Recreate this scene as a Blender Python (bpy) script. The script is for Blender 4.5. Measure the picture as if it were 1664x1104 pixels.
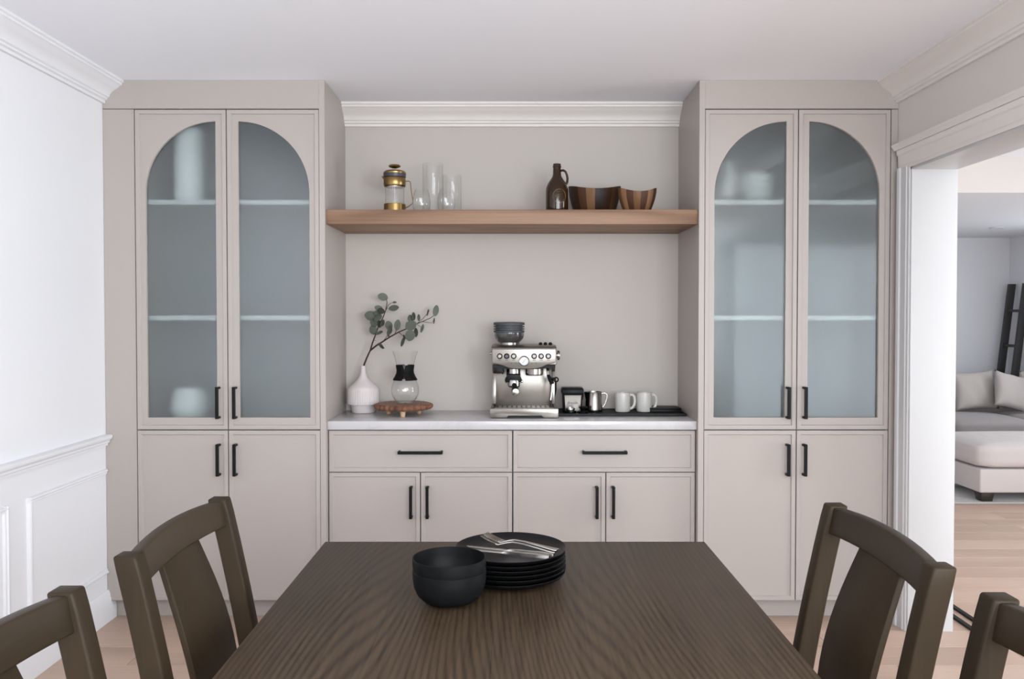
import bpy, bmesh, math, random
from mathutils import Vector, Matrix
from mathutils.geometry import tessellate_polygon

random.seed(7)
PI = math.pi
for o in list(bpy.data.objects):
    bpy.data.objects.remove(o)
SC = bpy.context.scene
COL = SC.collection

# ------------------------------------------------------------------ camera
cam = bpy.data.cameras.new('camera')
cam_o = bpy.data.objects.new('camera', cam)
COL.objects.link(cam_o)
cam.sensor_width = 36.0
cam.lens = 36.0 * 1360.0 / 1664.0
cam.shift_y = -0.0057
cam.clip_start = 0.05
cam_o.location = (0.0, -3.78, 1.385)
cam_o.rotation_euler = (math.radians(90 - 1.2), 0, 0)
SC.camera = cam_o

# ------------------------------------------------------------------ world, daylight, exposure
world = bpy.data.worlds.new('world')
SC.world = world
world.use_nodes = True
bg = world.node_tree.nodes['Background']
bg.inputs[0].default_value = (0.80, 0.88, 1.0, 1)
bg.inputs[1].default_value = 0.75


def area(name, loc, rot, sx, sy, power, color):
    l = bpy.data.lights.new(name, 'AREA')
    l.shape = 'RECTANGLE'
    l.size, l.size_y = sx, sy
    l.energy = power
    l.color = color
    o = bpy.data.objects.new(name, l)
    COL.objects.link(o)
    o.location = loc
    o.rotation_euler = rot
    return o


# daylight entering the patio door of the living room (right), and the dining room windows behind the camera, the garden window at the near end of the living room
area('daylight_patio_door', (5.24, -1.15, 1.14), (0, PI / 2, 0), 2.10, 1.80, 95, (0.88, 0.95, 1.0))
area('added_sofa_fill', (5.24, 2.90, 1.50), (0, PI / 2, 0), 1.20, 1.80, 15, (0.88, 0.95, 1.0))  # added fill, lifts the sofa, its back wall and the low ceiling
area('daylight_rear_window', (0.55, -5.17, 1.60), (PI / 2, 0, 0), 2.10, 1.50, 76, (0.88, 0.95, 1.0))
area('daylight_side_window', (1.74, -4.35, 1.50), (0, PI / 2, 0), 1.20, 1.20, 72, (0.88, 0.95, 1.0))
area('daylight_garden_window', (3.35, -5.17, 1.15), (PI / 2, 0, 0), 2.50, 2.00, 27, (0.86, 0.94, 1.0))

vs = SC.view_settings
vs.view_transform = 'Standard'
vs.look = 'None'
vs.gamma = 1.0
vs.use_curve_mapping = False
vs.exposure = 0.44
SC.cycles.transparent_max_bounces = 48
SC.cycles.max_bounces = 14
SC.cycles.transmission_bounces = 14


# ------------------------------------------------------------------ materials
def lin(r, g, b):
    def c(v):
        v /= 255.0
        return v / 12.92 if v <= 0.04045 else ((v + 0.055) / 1.055) ** 2.4
    return (c(r), c(g), c(b), 1)


def new_mat(name):
    m = bpy.data.materials.new(name)
    m.use_nodes = True
    nt = m.node_tree
    return m, nt, nt.nodes['Principled BSDF']


def node(nt, t, **kw):
    n = nt.nodes.new(t)
    for k, v in kw.items():
        if k.startswith('i_'):
            n.inputs[k[2:].replace('_', ' ')].default_value = v
        else:
            setattr(n, k, v)
    return n


def coords(nt, scale=(1, 1, 1), kind='Object', rot=(0, 0, 0)):
    tc = node(nt, 'ShaderNodeTexCoord')
    mp = node(nt, 'ShaderNodeMapping')
    mp.inputs['Scale'].default_value = scale
    mp.inputs['Rotation'].default_value = rot
    nt.links.new(tc.outputs[kind], mp.inputs[0])
    return mp.outputs[0]


def ramp(nt, fac, stops):
    r = node(nt, 'ShaderNodeValToRGB')
    el = r.color_ramp.elements
    while len(el) < len(stops):
        el.new(0.5)
    for e, (p, c) in zip(el, stops):
        e.position = p
        e.color = c
    nt.links.new(fac, r.inputs[0])
    return r.outputs[0]


def mixrgb(nt, a, b, fac, mode='MIX'):
    m = node(nt, 'ShaderNodeMix', data_type='RGBA', blend_type=mode)
    for s, v in ((m.inputs[6], a), (m.inputs[7], b), (m.inputs[0], fac)):
        if hasattr(v, 'is_output'):
            nt.links.new(v, s)
        else:
            s.default_value = v
    return m.outputs[2]


def noise(nt, vec, scale, detail=2.0, rough=0.5, dist=0.0):
    n = node(nt, 'ShaderNodeTexNoise')
    n.inputs['Scale'].default_value = scale
    n.inputs['Detail'].default_value = detail
    n.inputs['Roughness'].default_value = rough
    n.inputs['Distortion'].default_value = dist
    nt.links.new(vec, n.inputs['Vector'])
    return n.outputs['Fac']


def mth(nt, op, a, b=0.0):
    m = node(nt, 'ShaderNodeMath', operation=op)
    for s, v in ((m.inputs[0], a), (m.inputs[1], b)):
        if hasattr(v, 'is_output'):
            nt.links.new(v, s)
        else:
            s.default_value = v
    return m.outputs[0]


def bump(nt, bsdf, height, strength=0.1, dist=0.002):
    b = node(nt, 'ShaderNodeBump')
    b.inputs['Strength'].default_value = strength
    b.inputs['Distance'].default_value = dist
    nt.links.new(height, b.inputs['Height'])
    nt.links.new(b.outputs[0], bsdf.inputs['Normal'])


def paint(name, col, rough=0.5, var=0.03, spec=0.5, bs=0.04, scale=90):
    m, nt, p = new_mat(name)
    v = coords(nt)
    n = noise(nt, v, 3.0, 3)
    dark = tuple(c * (1 - var) for c in col[:3]) + (1,)
    nt.links.new(mixrgb(nt, dark, col, n), p.inputs['Base Color'])
    p.inputs['Roughness'].default_value = rough
    p.inputs['Specular IOR Level'].default_value = spec
    if bs:
        bump(nt, p, noise(nt, v, scale, 2), bs, 0.0006)
    return m


def metal(name, col, rough, stretch=(1, 1, 1), brushed=0.0):
    m, nt, p = new_mat(name)
    v = coords(nt, stretch)
    n = noise(nt, v, 60, 3)
    p.inputs['Metallic'].default_value = 1
    nt.links.new(mixrgb(nt, tuple(c * 0.86 for c in col[:3]) + (1,), col, n), p.inputs['Base Color'])
    r = mth(nt, 'ADD', mth(nt, 'MULTIPLY', n, 0.12), rough - 0.06)
    nt.links.new(r, p.inputs['Roughness'])
    if brushed:
        bump(nt, p, n, brushed, 0.0005)
    return m


def plastic(name, col, rough=0.4, spec=0.5, var=0.1):
    return paint(name, col, rough, var, spec, 0.0)


def schlick(nt, f0, power=5.0):
    """mirror share by viewing angle, the same from both sides of a thin wall"""
    lw = node(nt, 'ShaderNodeLayerWeight')
    lw.inputs['Blend'].default_value = 0.5
    fa = mth(nt, 'POWER', lw.outputs['Facing'], power)
    return mth(nt, 'ADD', mth(nt, 'MULTIPLY', fa, 1 - f0), f0), lw.outputs['Facing']


def thin_glass(name, tint=(0.992, 0.995, 0.994, 1), edge=(0.93, 0.94, 0.94, 1)):
    """thin-walled clear glass: passes light straight, mirrors by Fresnel, a bit darker at grazing edges"""
    m, nt, p = new_mat(name)
    nt.nodes.remove(p)
    out = nt.nodes['Material Output']
    fr, facing = schlick(nt, 0.035)
    v = coords(nt)
    n = noise(nt, v, 4.0, 1)
    tcol = mixrgb(nt, tint, edge, mth(nt, 'POWER', facing, 4.0))
    tcol = mixrgb(nt, tcol, tint, mth(nt, 'MULTIPLY', n, 0.15))
    tr = node(nt, 'ShaderNodeBsdfTransparent')
    nt.links.new(tcol, tr.inputs[0])
    gl = node(nt, 'ShaderNodeBsdfGlossy')
    gl.inputs['Roughness'].default_value = 0.02
    mx = node(nt, 'ShaderNodeMixShader')
    nt.links.new(fr, mx.inputs[0])
    nt.links.new(tr.outputs[0], mx.inputs[1])
    nt.links.new(gl.outputs[0], mx.inputs[2])
    nt.links.new(mx.outputs[0], out.inputs[0])
    return m


def frosted(name):
    """satin glass: etched inside (rough refraction, milky scatter), polished outside (Fresnel mirror)"""
    m, nt, p = new_mat(name)
    nt.nodes.remove(p)
    out = nt.nodes['Material Output']
    v = coords(nt)
    n = noise(nt, v, 2.0, 2)
    rf = node(nt, 'ShaderNodeBsdfRefraction')
    rf.inputs['IOR'].default_value = 1.28
    rf.inputs['Roughness'].default_value = 0.50
    nt.links.new(mixrgb(nt, (0.88, 0.915, 0.92, 1), (0.91, 0.94, 0.94, 1), n), rf.inputs['Color'])
    df = node(nt, 'ShaderNodeBsdfDiffuse')
    df.inputs[0].default_value = (0.42, 0.47, 0.50, 1)
    mx = node(nt, 'ShaderNodeMixShader')
    mx.inputs[0].default_value = 0.06
    nt.links.new(rf.outputs[0], mx.inputs[1])
    nt.links.new(df.outputs[0], mx.inputs[2])
    gl = node(nt, 'ShaderNodeBsdfGlossy')
    gl.inputs['Roughness'].default_value = 0.06
    f2, _ = schlick(nt, 0.070)
    m2 = node(nt, 'ShaderNodeMixShader')
    nt.links.new(f2, m2.inputs[0])
    nt.links.new(mx.outputs[0], m2.inputs[1])
    nt.links.new(gl.outputs[0], m2.inputs[2])
    nt.links.new(m2.outputs[0], out.inputs[0])
    return m


def wood(name, dark, light, along='X', rings=34.0, scale=2.0, rough=0.45, contrast=1.0, spec=0.5, tone=0.0, coat=0.0, stretch=0.1, bs=0.15, ringpow=1.6, broad_k=0.8, fine_k=0.5, straight=0.0):
    """grain along one axis: contour lines of a stretched noise make cathedrals, fine pores on top"""
    m, nt, p = new_mat(name)
    st = {'X': (stretch, 1, 1), 'Y': (1, stretch, 1), 'Z': (1, 1, stretch)}[along]
    fi = {'X': (0.02, 1, 1), 'Y': (1, 0.02, 1), 'Z': (1, 1, 0.02)}[along]
    oi = node(nt, 'ShaderNodeObjectInfo')
    tc = node(nt, 'ShaderNodeTexCoord')
    off = node(nt, 'ShaderNodeVectorMath', operation='MULTIPLY_ADD')
    nt.links.new(oi.outputs['Random'], off.inputs[0])
    off.inputs[1].default_value = (7.3, 11.1, 5.7)
    nt.links.new(tc.outputs['Object'], off.inputs[2])
    def mapped(s):
        mp = node(nt, 'ShaderNodeMapping')
        mp.inputs['Scale'].default_value = s
        nt.links.new(off.outputs[0], mp.inputs[0])
        return mp.outputs[0]
    big = noise(nt, mapped(st), scale, 2, 0.45)
    phase = mth(nt, 'MULTIPLY', big, rings * 2)
    if straight:
        sp = node(nt, 'ShaderNodeSeparateXYZ')
        nt.links.new(off.outputs[0], sp.inputs[0])
        phase = mth(nt, 'ADD', phase, mth(nt, 'MULTIPLY', sp.outputs[1 if along == 'X' else 0], straight))
    ring = mth(nt, 'ADD', mth(nt, 'MULTIPLY', mth(nt, 'SINE', phase), 0.5), 0.5)
    ring = mth(nt, 'POWER', ring, ringpow)
    if straight:
        ring = mth(nt, 'MULTIPLY', ring, mth(nt, 'MULTIPLY', noise(nt, mapped(st), 5.0, 3, 0.6), 1.7))
    fine = noise(nt, mapped(fi), 160, 3, 0.6)
    broad = noise(nt, mapped(st), scale * 0.8, 2)
    f = mth(nt, 'ADD', mth(nt, 'MULTIPLY', ring, 0.45 * contrast), mth(nt, 'MULTIPLY', fine, fine_k))
    f = mth(nt, 'ADD', f, mth(nt, 'MULTIPLY', mth(nt, 'SUBTRACT', broad, 0.5), broad_k))
    col = ramp(nt, f, [(0.15, light), (0.85, dark)])
    if tone:
        k = mth(nt, 'ADD', mth(nt, 'MULTIPLY', oi.outputs['Random'], tone), 1 - tone / 2)
        sc = node(nt, 'ShaderNodeVectorMath', operation='SCALE')
        nt.links.new(col, sc.inputs[0])
        nt.links.new(k, sc.inputs['Scale'])
        col = sc.outputs[0]
    nt.links.new(col, p.inputs['Base Color'])
    p.inputs['Roughness'].default_value = rough
    p.inputs['Specular IOR Level'].default_value = spec
    if coat:
        p.inputs['Coat Weight'].default_value = coat
        p.inputs['Coat Roughness'].default_value = 0.18
    bump(nt, p, f, bs, 0.0008)
    return m


def fabric(name, col, scale=420, var=0.22):
    m, nt, p = new_mat(name)
    v = coords(nt)
    w = node(nt, 'ShaderNodeTexWave', wave_type='BANDS', bands_direction='Z')
    w.inputs['Scale'].default_value = scale / 6
    w.inputs['Distortion'].default_value = 3
    nt.links.new(v, w.inputs[0])
    n = noise(nt, v, scale, 2)
    f = mth(nt, 'ADD', mth(nt, 'MULTIPLY', w.outputs['Fac'], 0.3), mth(nt, 'MULTIPLY', n, 0.7))
    nt.links.new(mixrgb(nt, tuple(c * (1 - var) for c in col[:3]) + (1,), col, f), p.inputs['Base Color'])
    p.inputs['Roughness'].default_value = 0.9
    p.inputs['Sheen Weight'].default_value = 0.15
    bump(nt, p, f, 0.3, 0.001)
    return m


M = {}
M['cabinet'] = paint('cabinet_paint', lin(175, 166, 160), 0.42, 0.02, 0.4, 0.03)
M['carcass'] = paint('cabinet_inside', lin(140, 141, 140), 0.5, 0.02)
M['inner_shelf'] = paint('inner_shelf_paint', lin(205, 205, 202), 0.5, 0.02)
M['niche'] = paint('niche_paint', lin(192, 184, 177), 0.7, 0.02, 0.3)
M['wall'] = paint('wall_paint', lin(229, 228, 230), 0.6, 0.015, 0.3)
M['wall_warm'] = paint('wall_paint_warm', lin(214, 207, 201), 0.65, 0.015, 0.3)
M['wall_living'] = paint('wall_paint_living', lin(228, 228, 231), 0.7, 0.015, 0.3)
M['ceiling'] = paint('ceiling_paint', lin(243, 244, 249), 0.85, 0.01, 0.2)
M['trim'] = paint('trim_paint', lin(204, 203, 203), 0.38, 0.01, 0.45, 0.0)
M['trim_warm'] = paint('trim_paint_warm', lin(226, 220, 215), 0.4, 0.01, 0.45, 0.0)
M['frost'] = frosted('satin_glass')
M['glass'] = thin_glass('clear_glass')
M['window_glass'] = thin_glass('window_glass', (0.96, 0.98, 0.98, 1), (0.9, 0.93, 0.93, 1))
M['handle'] = plastic('black_metal', lin(13, 12, 12), 0.42, 0.2)
M['shelf_oak'] = wood('shelf_oak', lin(112, 83, 64), lin(164, 132, 109), 'X', 24, 3.0, 0.5, 0.7, 0.3)
M['table'] = wood('table_oak', lin(25, 18, 11), lin(86, 70, 54), 'Y', 230, 1.4, 0.42, 0.62, 0.18, stretch=0.13, bs=0.04, ringpow=1.8, broad_k=0.2, fine_k=0.72, straight=430.0)
M['chair'] = wood('chair_wood', lin(35, 27, 18), lin(54, 43, 30), 'Z', 8, 3.0, 0.48, 0.5, 0.15, coat=0.0, bs=0.03)
M['chair_y'] = wood('chair_wood_rail', lin(35, 27, 18), lin(54, 43, 30), 'Y', 8, 3.0, 0.40, 0.5, 0.28, coat=0.0, bs=0.03)
M['floor'] = wood('floor_oak', lin(158, 130, 112), lin(200, 173, 155), 'X', 12, 2.4, 0.42, 0.55, 0.4, tone=0.07, bs=0.05)
M['subfloor'] = paint('subfloor', lin(70, 55, 45), 0.9)
M['steel'] = metal('brushed_steel', lin(146, 140, 133), 0.32, (0.04, 1, 1), 0.05)
M['steel_v'] = metal('brushed_steel_round', lin(158, 152, 146), 0.24, (1, 1, 0.05), 0.0)
M['button_steel'] = metal('button_steel', lin(150, 146, 142), 0.45)
M['chrome'] = metal('chrome', lin(186, 183, 179), 0.14)
M['cutlery'] = metal('cutlery_steel', lin(200, 196, 190), 0.22)
M['brass'] = metal('brass', lin(150, 124, 80), 0.30, (1, 1, 0.05))
M['black'] = plastic('black_plastic', lin(12, 12, 12), 0.45, 0.2)
M['black_gloss'] = plastic('black_gloss', lin(10, 10, 11), 0.16, 0.35)
M['rubber'] = plastic('black_rubber', lin(12, 12, 12), 0.6, 0.15)
M['band'] = plastic('dark_band', lin(58, 55, 62), 0.35)
M['stone_black'] = paint('black_stoneware', lin(18, 19, 20), 0.45, 0.2, 0.14, 0.08, 300)
M['plate_black'] = paint('black_plate_glaze', lin(13, 13, 14), 0.30, 0.2, 0.2, 0.05, 200)
M['lid_gray'] = plastic('hopper_lid', lin(62, 64, 68), 0.55)
M['dial'] = plastic('dial_white', lin(222, 224, 232), 0.3)
M['mark'] = plastic('dark_print', lin(70, 66, 62), 0.5)
M['mug'] = paint('mug_glaze', lin(200, 197, 190), 0.3, 0.03, 0.5, 0.0)
M['vase'] = paint('vase_matte', lin(216, 206, 204), 0.7, 0.03, 0.3, 0.08, 200)
M['white_china'] = paint('white_china', lin(230, 230, 226), 0.3, 0.02, 0.5, 0.0)
M['dark_china'] = paint('dark_china', lin(90, 92, 94), 0.4, 0.05, 0.5, 0.0)
M['sofa'] = fabric('sofa_linen', lin(214, 204, 200))
M['sofa_shaded'] = fabric('sofa_linen_shaded', lin(158, 150, 148))  # upholstery darkened: the shade on the sofa is put into its colour
M['pillow'] = fabric('pillow_linen', lin(196, 186, 180), 300, 0.3)
M['rug'] = fabric('rug_wool', lin(196, 192, 188), 120, 0.35)
M['dark_foot'] = wood('dark_foot', lin(24, 18, 15), lin(44, 34, 28), 'Z', 8, 4, 0.4, 0.4)
M['ladder'] = wood('ladder_wood', lin(28, 27, 27), lin(58, 56, 55), 'Z', 8, 4, 0.55, 0.6)
M['stem'] = paint('twig', lin(60, 44, 36), 0.7, 0.3, 0.3, 0.3, 200)
M['bark'] = wood('bark_edge', lin(74, 44, 30), lin(132, 88, 64), 'Z', 10, 12, 0.7, 0.8)
M['peg'] = wood('pale_peg', lin(178, 138, 102), lin(214, 178, 142), 'Z', 10, 6, 0.6, 0.4)


def slab_mat():
    m, nt, p = new_mat('slab_end_grain')
    v = coords(nt)
    w = node(nt, 'ShaderNodeTexWave', wave_type='RINGS', rings_direction='Z')
    w.inputs['Scale'].default_value = 26
    w.inputs['Distortion'].default_value = 3.5
    w.inputs['Detail'].default_value = 2
    nt.links.new(v, w.inputs[0])
    c = ramp(nt, w.outputs['Fac'], [(0.1, lin(98, 66, 48)), (0.9, lin(146, 106, 82))])
    nt.links.new(c, p.inputs['Base Color'])
    p.inputs['Roughness'].default_value = 0.55
    return m


def quartz_mat():
    m, nt, p = new_mat('white_quartz')
    v = coords(nt)
    n = noise(nt, v, 3.2, 6, 0.6, 1.4)
    ve = mth(nt, 'SUBTRACT', 1.0, mth(nt, 'MULTIPLY', mth(nt, 'ABSOLUTE', mth(nt, 'SUBTRACT', n, 0.5)), 26.0))
    ve = mth(nt, 'MAXIMUM', ve, 0.0)
    ve = mth(nt, 'MULTIPLY', ve, mth(nt, 'MULTIPLY', noise(nt, v, 1.7, 2), 0.35))
    nt.links.new(mixrgb(nt, lin(196, 193, 194), lin(156, 152, 154), ve), p.inputs['Base Color'])
    p.inputs['Roughness'].default_value = 0.22
    return m


def leaf_mat():
    m, nt, p = new_mat('eucalyptus_leaf')
    oi = node(nt, 'ShaderNodeObjectInfo')
    v = coords(nt)
    c = ramp(nt, oi.outputs['Random'], [(0.0, lin(44, 48, 29)), (0.5, lin(56, 61, 46)), (1.0, lin(84, 91, 76))])
    c = mixrgb(nt, c, lin(66, 72, 54), mth(nt, 'MULTIPLY', noise(nt, v, 60, 2), 0.4))
    nt.links.new(c, p.inputs['Base Color'])
    p.inputs['Roughness'].default_value = 0.55
    return m


def amber_mat():
    m, nt, p = new_mat('amber_glass')
    v = coords(nt)
    nt.links.new(mixrgb(nt, (0.030, 0.012, 0.004, 1), (0.050, 0.020, 0.007, 1), noise(nt, v, 6, 2)), p.inputs['Base Color'])
    p.inputs['Roughness'].default_value = 0.08
    p.inputs['Transmission Weight'].default_value = 0.35
    p.inputs['IOR'].default_value = 1.5
    return m


def smoke_mat():
    m, nt, p = new_mat('smoked_plastic')
    v = coords(nt)
    nt.links.new(mixrgb(nt, (0.06, 0.055, 0.055, 1), (0.09, 0.085, 0.08, 1), noise(nt, v, 6, 2)), p.inputs['Base Color'])
    p.inputs['Roughness'].default_value = 0.10
    p.inputs['Transmission Weight'].default_value = 0.3
    p.inputs['Coat Weight'].default_value = 0.6
    return m


M['slab'] = slab_mat()
M['quartz'] = quartz_mat()
M['leaf'] = leaf_mat()
M['amber'] = amber_mat()
M['smoke'] = smoke_mat()
for i, (d, l) in enumerate([((36, 22, 14), (56, 36, 23)), ((86, 58, 36), (118, 84, 55)), ((58, 36, 24), (84, 55, 37)),
                            ((108, 78, 54), (146, 110, 80)), ((26, 16, 10), (44, 28, 18))]):
    M['acacia%d' % i] = wood('acacia_%d' % i, lin(*d), lin(*l), 'Z', 8, 6, 0.45, 0.5, 0.25)


# ------------------------------------------------------------------ mesh builder
class MB:
    def __init__(self):
        self.v, self.f = [], []

    def add(self, vs_, fs):
        n = len(self.v)
        self.v += [tuple(p) for p in vs_]
        self.f += [tuple(i + n for i in f) for f in fs]
        return self

    def box(self, x0, x1, y0, y1, z0, z1):
        return self.add([(x0, y0, z0), (x1, y0, z0), (x1, y1, z0), (x0, y1, z0), (x0, y0, z1), (x1, y0, z1), (x1, y1, z1), (x0, y1, z1)],
                        [(0, 3, 2, 1), (4, 5, 6, 7), (0, 1, 5, 4), (1, 2, 6, 5), (2, 3, 7, 6), (3, 0, 4, 7)])

    def lathe(self, prof, n=32, c=(0, 0, 0), axis='Z', rad=None, closed=False):
        """profile of (r, h); rad(angle, r, h) may reshape the radius"""
        rings, vs_, fs = [], [], []
        for (r, h) in prof:
            if r < 1e-6:
                rings.append([len(vs_)])
                vs_.append((0, 0, h))
            else:
                ring = []
                for k in range(n):
                    a = 2 * PI * k / n
                    q = rad(a, r, h) if rad else r
                    ring.append(len(vs_))
                    vs_.append((q * math.cos(a), q * math.sin(a), h))
                rings.append(ring)
        pairs = list(zip(rings[:-1], rings[1:]))
        if closed:
            pairs.append((rings[-1], rings[0]))
        for A, Bq in pairs:
            for k in range(n):
                j = (k + 1) % n
                if len(A) == 1 and len(Bq) == 1:
                    continue
                if len(A) == 1:
                    fs.append((A[0], Bq[j], Bq[k]))
                elif len(Bq) == 1:
                    fs.append((A[k], A[j], Bq[0]))
                else:
                    fs.append((A[k], A[j], Bq[j], Bq[k]))
        if not closed:
            if len(rings[0]) > 1:
                fs.append(tuple(reversed(rings[0])))
            if len(rings[-1]) > 1:
                fs.append(tuple(rings[-1]))
        out = []
        for (x, y, z) in vs_:
            if axis == 'X':
                x, y, z = z, x, y
            elif axis == 'Y':
                x, y, z = y, z, x
            out.append((x + c[0], y + c[1], z + c[2]))
        return self.add(out, fs)

    def tube(self, pts, r, n=10, flat=None):
        pts = [Vector(p) for p in pts]
        rs = r if isinstance(r, (list, tuple)) else [r] * len(pts)
        vs_, fs = [], []
        up = Vector((0, 0, 1))
        prev = None
        for i, p in enumerate(pts):
            t = (pts[min(i + 1, len(pts) - 1)] - pts[max(i - 1, 0)]).normalized()
            if prev is None:
                a = t.cross(up if abs(t.z) < 0.9 else Vector((1, 0, 0))).normalized()
            else:
                a = (prev - t * prev.dot(t)).normalized()
            prev = a
            b = t.cross(a)
            for k in range(n):
                an = 2 * PI * k / n
                vs_.append(p + (a * math.cos(an) + b * math.sin(an) * (flat or 1)) * rs[i])
        for i in range(len(pts) - 1):
            for k in range(n):
                j = (k + 1) % n
                fs.append((i * n + k, i * n + j, (i + 1) * n + j, (i + 1) * n + k))
        fs.append(tuple(reversed(range(n))))
        fs.append(tuple((len(pts) - 1) * n + k for k in range(n)))
        return self.add(vs_, fs)

    def prism(self, poly, axis, a0, a1):
        """extrude a 2-D outline: axis X takes (y,z), Y takes (x,z), Z takes (x,y)"""
        def P(u, v, a):
            return {'X': (a, u, v), 'Y': (u, a, v), 'Z': (u, v, a)}[axis]
        n = len(poly)
        vs_ = [P(u, v, a0) for u, v in poly] + [P(u, v, a1) for u, v in poly]
        fs = [tuple(range(n)), tuple(range(2 * n - 1, n - 1, -1))]
        fs += [(k, k + n, (k + 1) % n + n, (k + 1) % n) for k in range(n)]
        return self.add(vs_, fs)

    def strip(self, secs):
        """loft between equal-sized closed cross sections"""
        n = len(secs[0])
        vs_ = [p for s in secs for p in s]
        fs = []
        for i in range(len(secs) - 1):
            for k in range(n):
                j = (k + 1) % n
                fs.append((i * n + k, i * n + j, (i + 1) * n + j, (i + 1) * n + k))
        fs.append(tuple(reversed(range(n))))
        fs.append(tuple((len(secs) - 1) * n + k for k in range(n)))
        return self.add(vs_, fs)

    def mesh(self, name, bevel=0.0, segs=2, angle=35, smooth=True, sub=0, off=(0, 0, 0)):
        bm = bmesh.new()
        for p in self.v:
            bm.verts.new((p[0] - off[0], p[1] - off[1], p[2] - off[2]))
        bm.verts.ensure_lookup_table()
        for f in self.f:
            try:
                bm.faces.new([bm.verts[i] for i in f])
            except ValueError:
                pass
        bmesh.ops.recalc_face_normals(bm, faces=bm.faces)
        if bevel:
            ed = [e for e in bm.edges if len(e.link_faces) == 2 and e.calc_face_angle(0) > math.radians(30)]
            bmesh.ops.bevel(bm, geom=ed, offset=bevel, segments=segs, affect='EDGES', profile=0.5, clamp_overlap=True)
        if sub:
            bmesh.ops.subdivide_edges(bm, edges=bm.edges, cuts=sub, use_grid_fill=True)
        me = bpy.data.meshes.new(name)
        bm.to_mesh(me)
        bm.free()
        if smooth:
            me.shade_smooth()
            me.set_sharp_from_angle(angle=math.radians(angle))
        return me

    def build(self, name, mat, parent=None, bevel=0.0, segs=2, angle=35, world=False, **kw):
        off = (0, 0, 0)
        if world and parent is not None:
            p = parent
            while p.parent is not None:
                p = p.parent
            off = tuple(p.location)
        o = bpy.data.objects.new(name, self.mesh(name, bevel, segs, angle, off=off, **kw))
        o.data.materials.append(M[mat] if isinstance(mat, str) else mat)
        COL.objects.link(o)
        o.parent = parent
        return o


def thing(name, label, cat, loc=(0, 0, 0), rotz=0.0, group=None):
    o = bpy.data.objects.new(name, None)
    o.empty_display_size = 0.05
    COL.objects.link(o)
    o.location = loc
    o.rotation_euler = (0, 0, rotz)
    o['label'] = label
    o['category'] = cat
    if group:
        o['group'] = group
    return o


def tag(o, label, cat, group=None):
    o['label'] = label
    o['category'] = cat
    if group:
        o['group'] = group
    return o


def struct(o, label=None, cat=None):
    o['kind'] = 'structure'
    if label:
        o['label'] = label
        o['category'] = cat
    return o


def dup(root, loc, rotz=None, label=None, parent=None):
    r = root.copy()
    COL.objects.link(r)
    if parent is None:
        r.location = loc
        if rotz is not None:
            r.rotation_euler = (0, 0, rotz)
        if label:
            r['label'] = label
    else:
        r.parent = parent
    for ch in list(root.children):
        dup(ch, None, parent=r)
    return r


def text_mesh(s, size, name, mat, parent, loc, rot=(PI / 2, 0, 0), shear=0.0):
    c = bpy.data.curves.new(name, 'FONT')
    c.body = s
    c.size = size
    c.align_x = 'CENTER'
    c.align_y = 'CENTER'
    c.shear = shear
    c.extrude = 0.0002
    t = bpy.data.objects.new(name + '_src', c)
    COL.objects.link(t)
    bpy.context.view_layer.update()
    me = bpy.data.meshes.new_from_object(t.evaluated_get(bpy.context.evaluated_depsgraph_get()))
    bpy.data.objects.remove(t)
    me.name = name
    me.materials.clear()
    me.materials.append(M[mat])
    o = bpy.data.objects.new(name, me)
    COL.objects.link(o)
    o.parent = parent
    o.location = loc
    o.rotation_euler = rot
    return o


# ------------------------------------------------------------------ room shell
XL, XR, YB, ZC = -1.842, 1.738, 0.472, 2.445      # left wall, right wall, niche back wall, ceiling
XO = 1.930                                          # outer face of right wall
YO0, YO1 = -0.12, -3.45                             # doorway in the right wall, far and near jamb
ZO = 2.040                                          # doorway head
YR = -5.2                                           # rear wall
LX, LY = 5.27, 5.10                                 # living room far corner

floor = struct(MB().box(-2.0, 5.5, -5.4, 5.3, -0.06, -0.016).build('floor', 'subfloor'),
               'light oak plank floor running through both rooms', 'floor')
# planks run left to right
rnd = random.Random(3)
row_w = 0.185
y = -5.3
k = 0
while y < 5.1:
    x = -1.9 - rnd.uniform(0, 1.4)
    while x < 5.3:
        L = rnd.choice((1.5, 1.8, 2.1))
        x0, x1 = max(x, -1.86), min(x + L, 5.29)
        # stretches nobody can reach or see (outside the two rooms) are skipped
        hidden = (x1 < XO and y > 0.50) or (x1 < XL) or (y < -4.6 and x0 > XO)
        if x1 - x0 > 0.15 and not hidden:
            cx, cy = (x0 + x1) / 2, y + row_w / 2
            b = MB().box(x0 - cx + 0.0008, x1 - cx - 0.0008, -row_w / 2 + 0.0008, row_w / 2 - 0.0008, -0.016, 0.0)
            o = b.build('plank', 'floor', floor, bevel=0.0012, segs=1)
            o.location = (cx, cy, rnd.uniform(-0.0002, 0.0))
        x += L
    y += row_w

# ceilings
struct(MB().box(-2.0, LX + .15, YR - .15, 1.82, ZC, ZC + 0.10).build('ceiling', 'ceiling'), 'smooth white ceiling over the dining room', 'ceiling')
struct(MB().box(XO, LX + .15, 1.800, 1.8195, 2.205, ZC).build('trim_8', 'wall_warm'), 'white fascia where the ceiling drops past the doorway', 'fascia')
struct(MB().box(XO, LX + .15, 1.82, LY + .15, 2.215, ZC + 0.10).build('ceiling', 'wall_living'), 'lower grey ceiling over the sofa beyond the doorway', 'ceiling')

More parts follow.
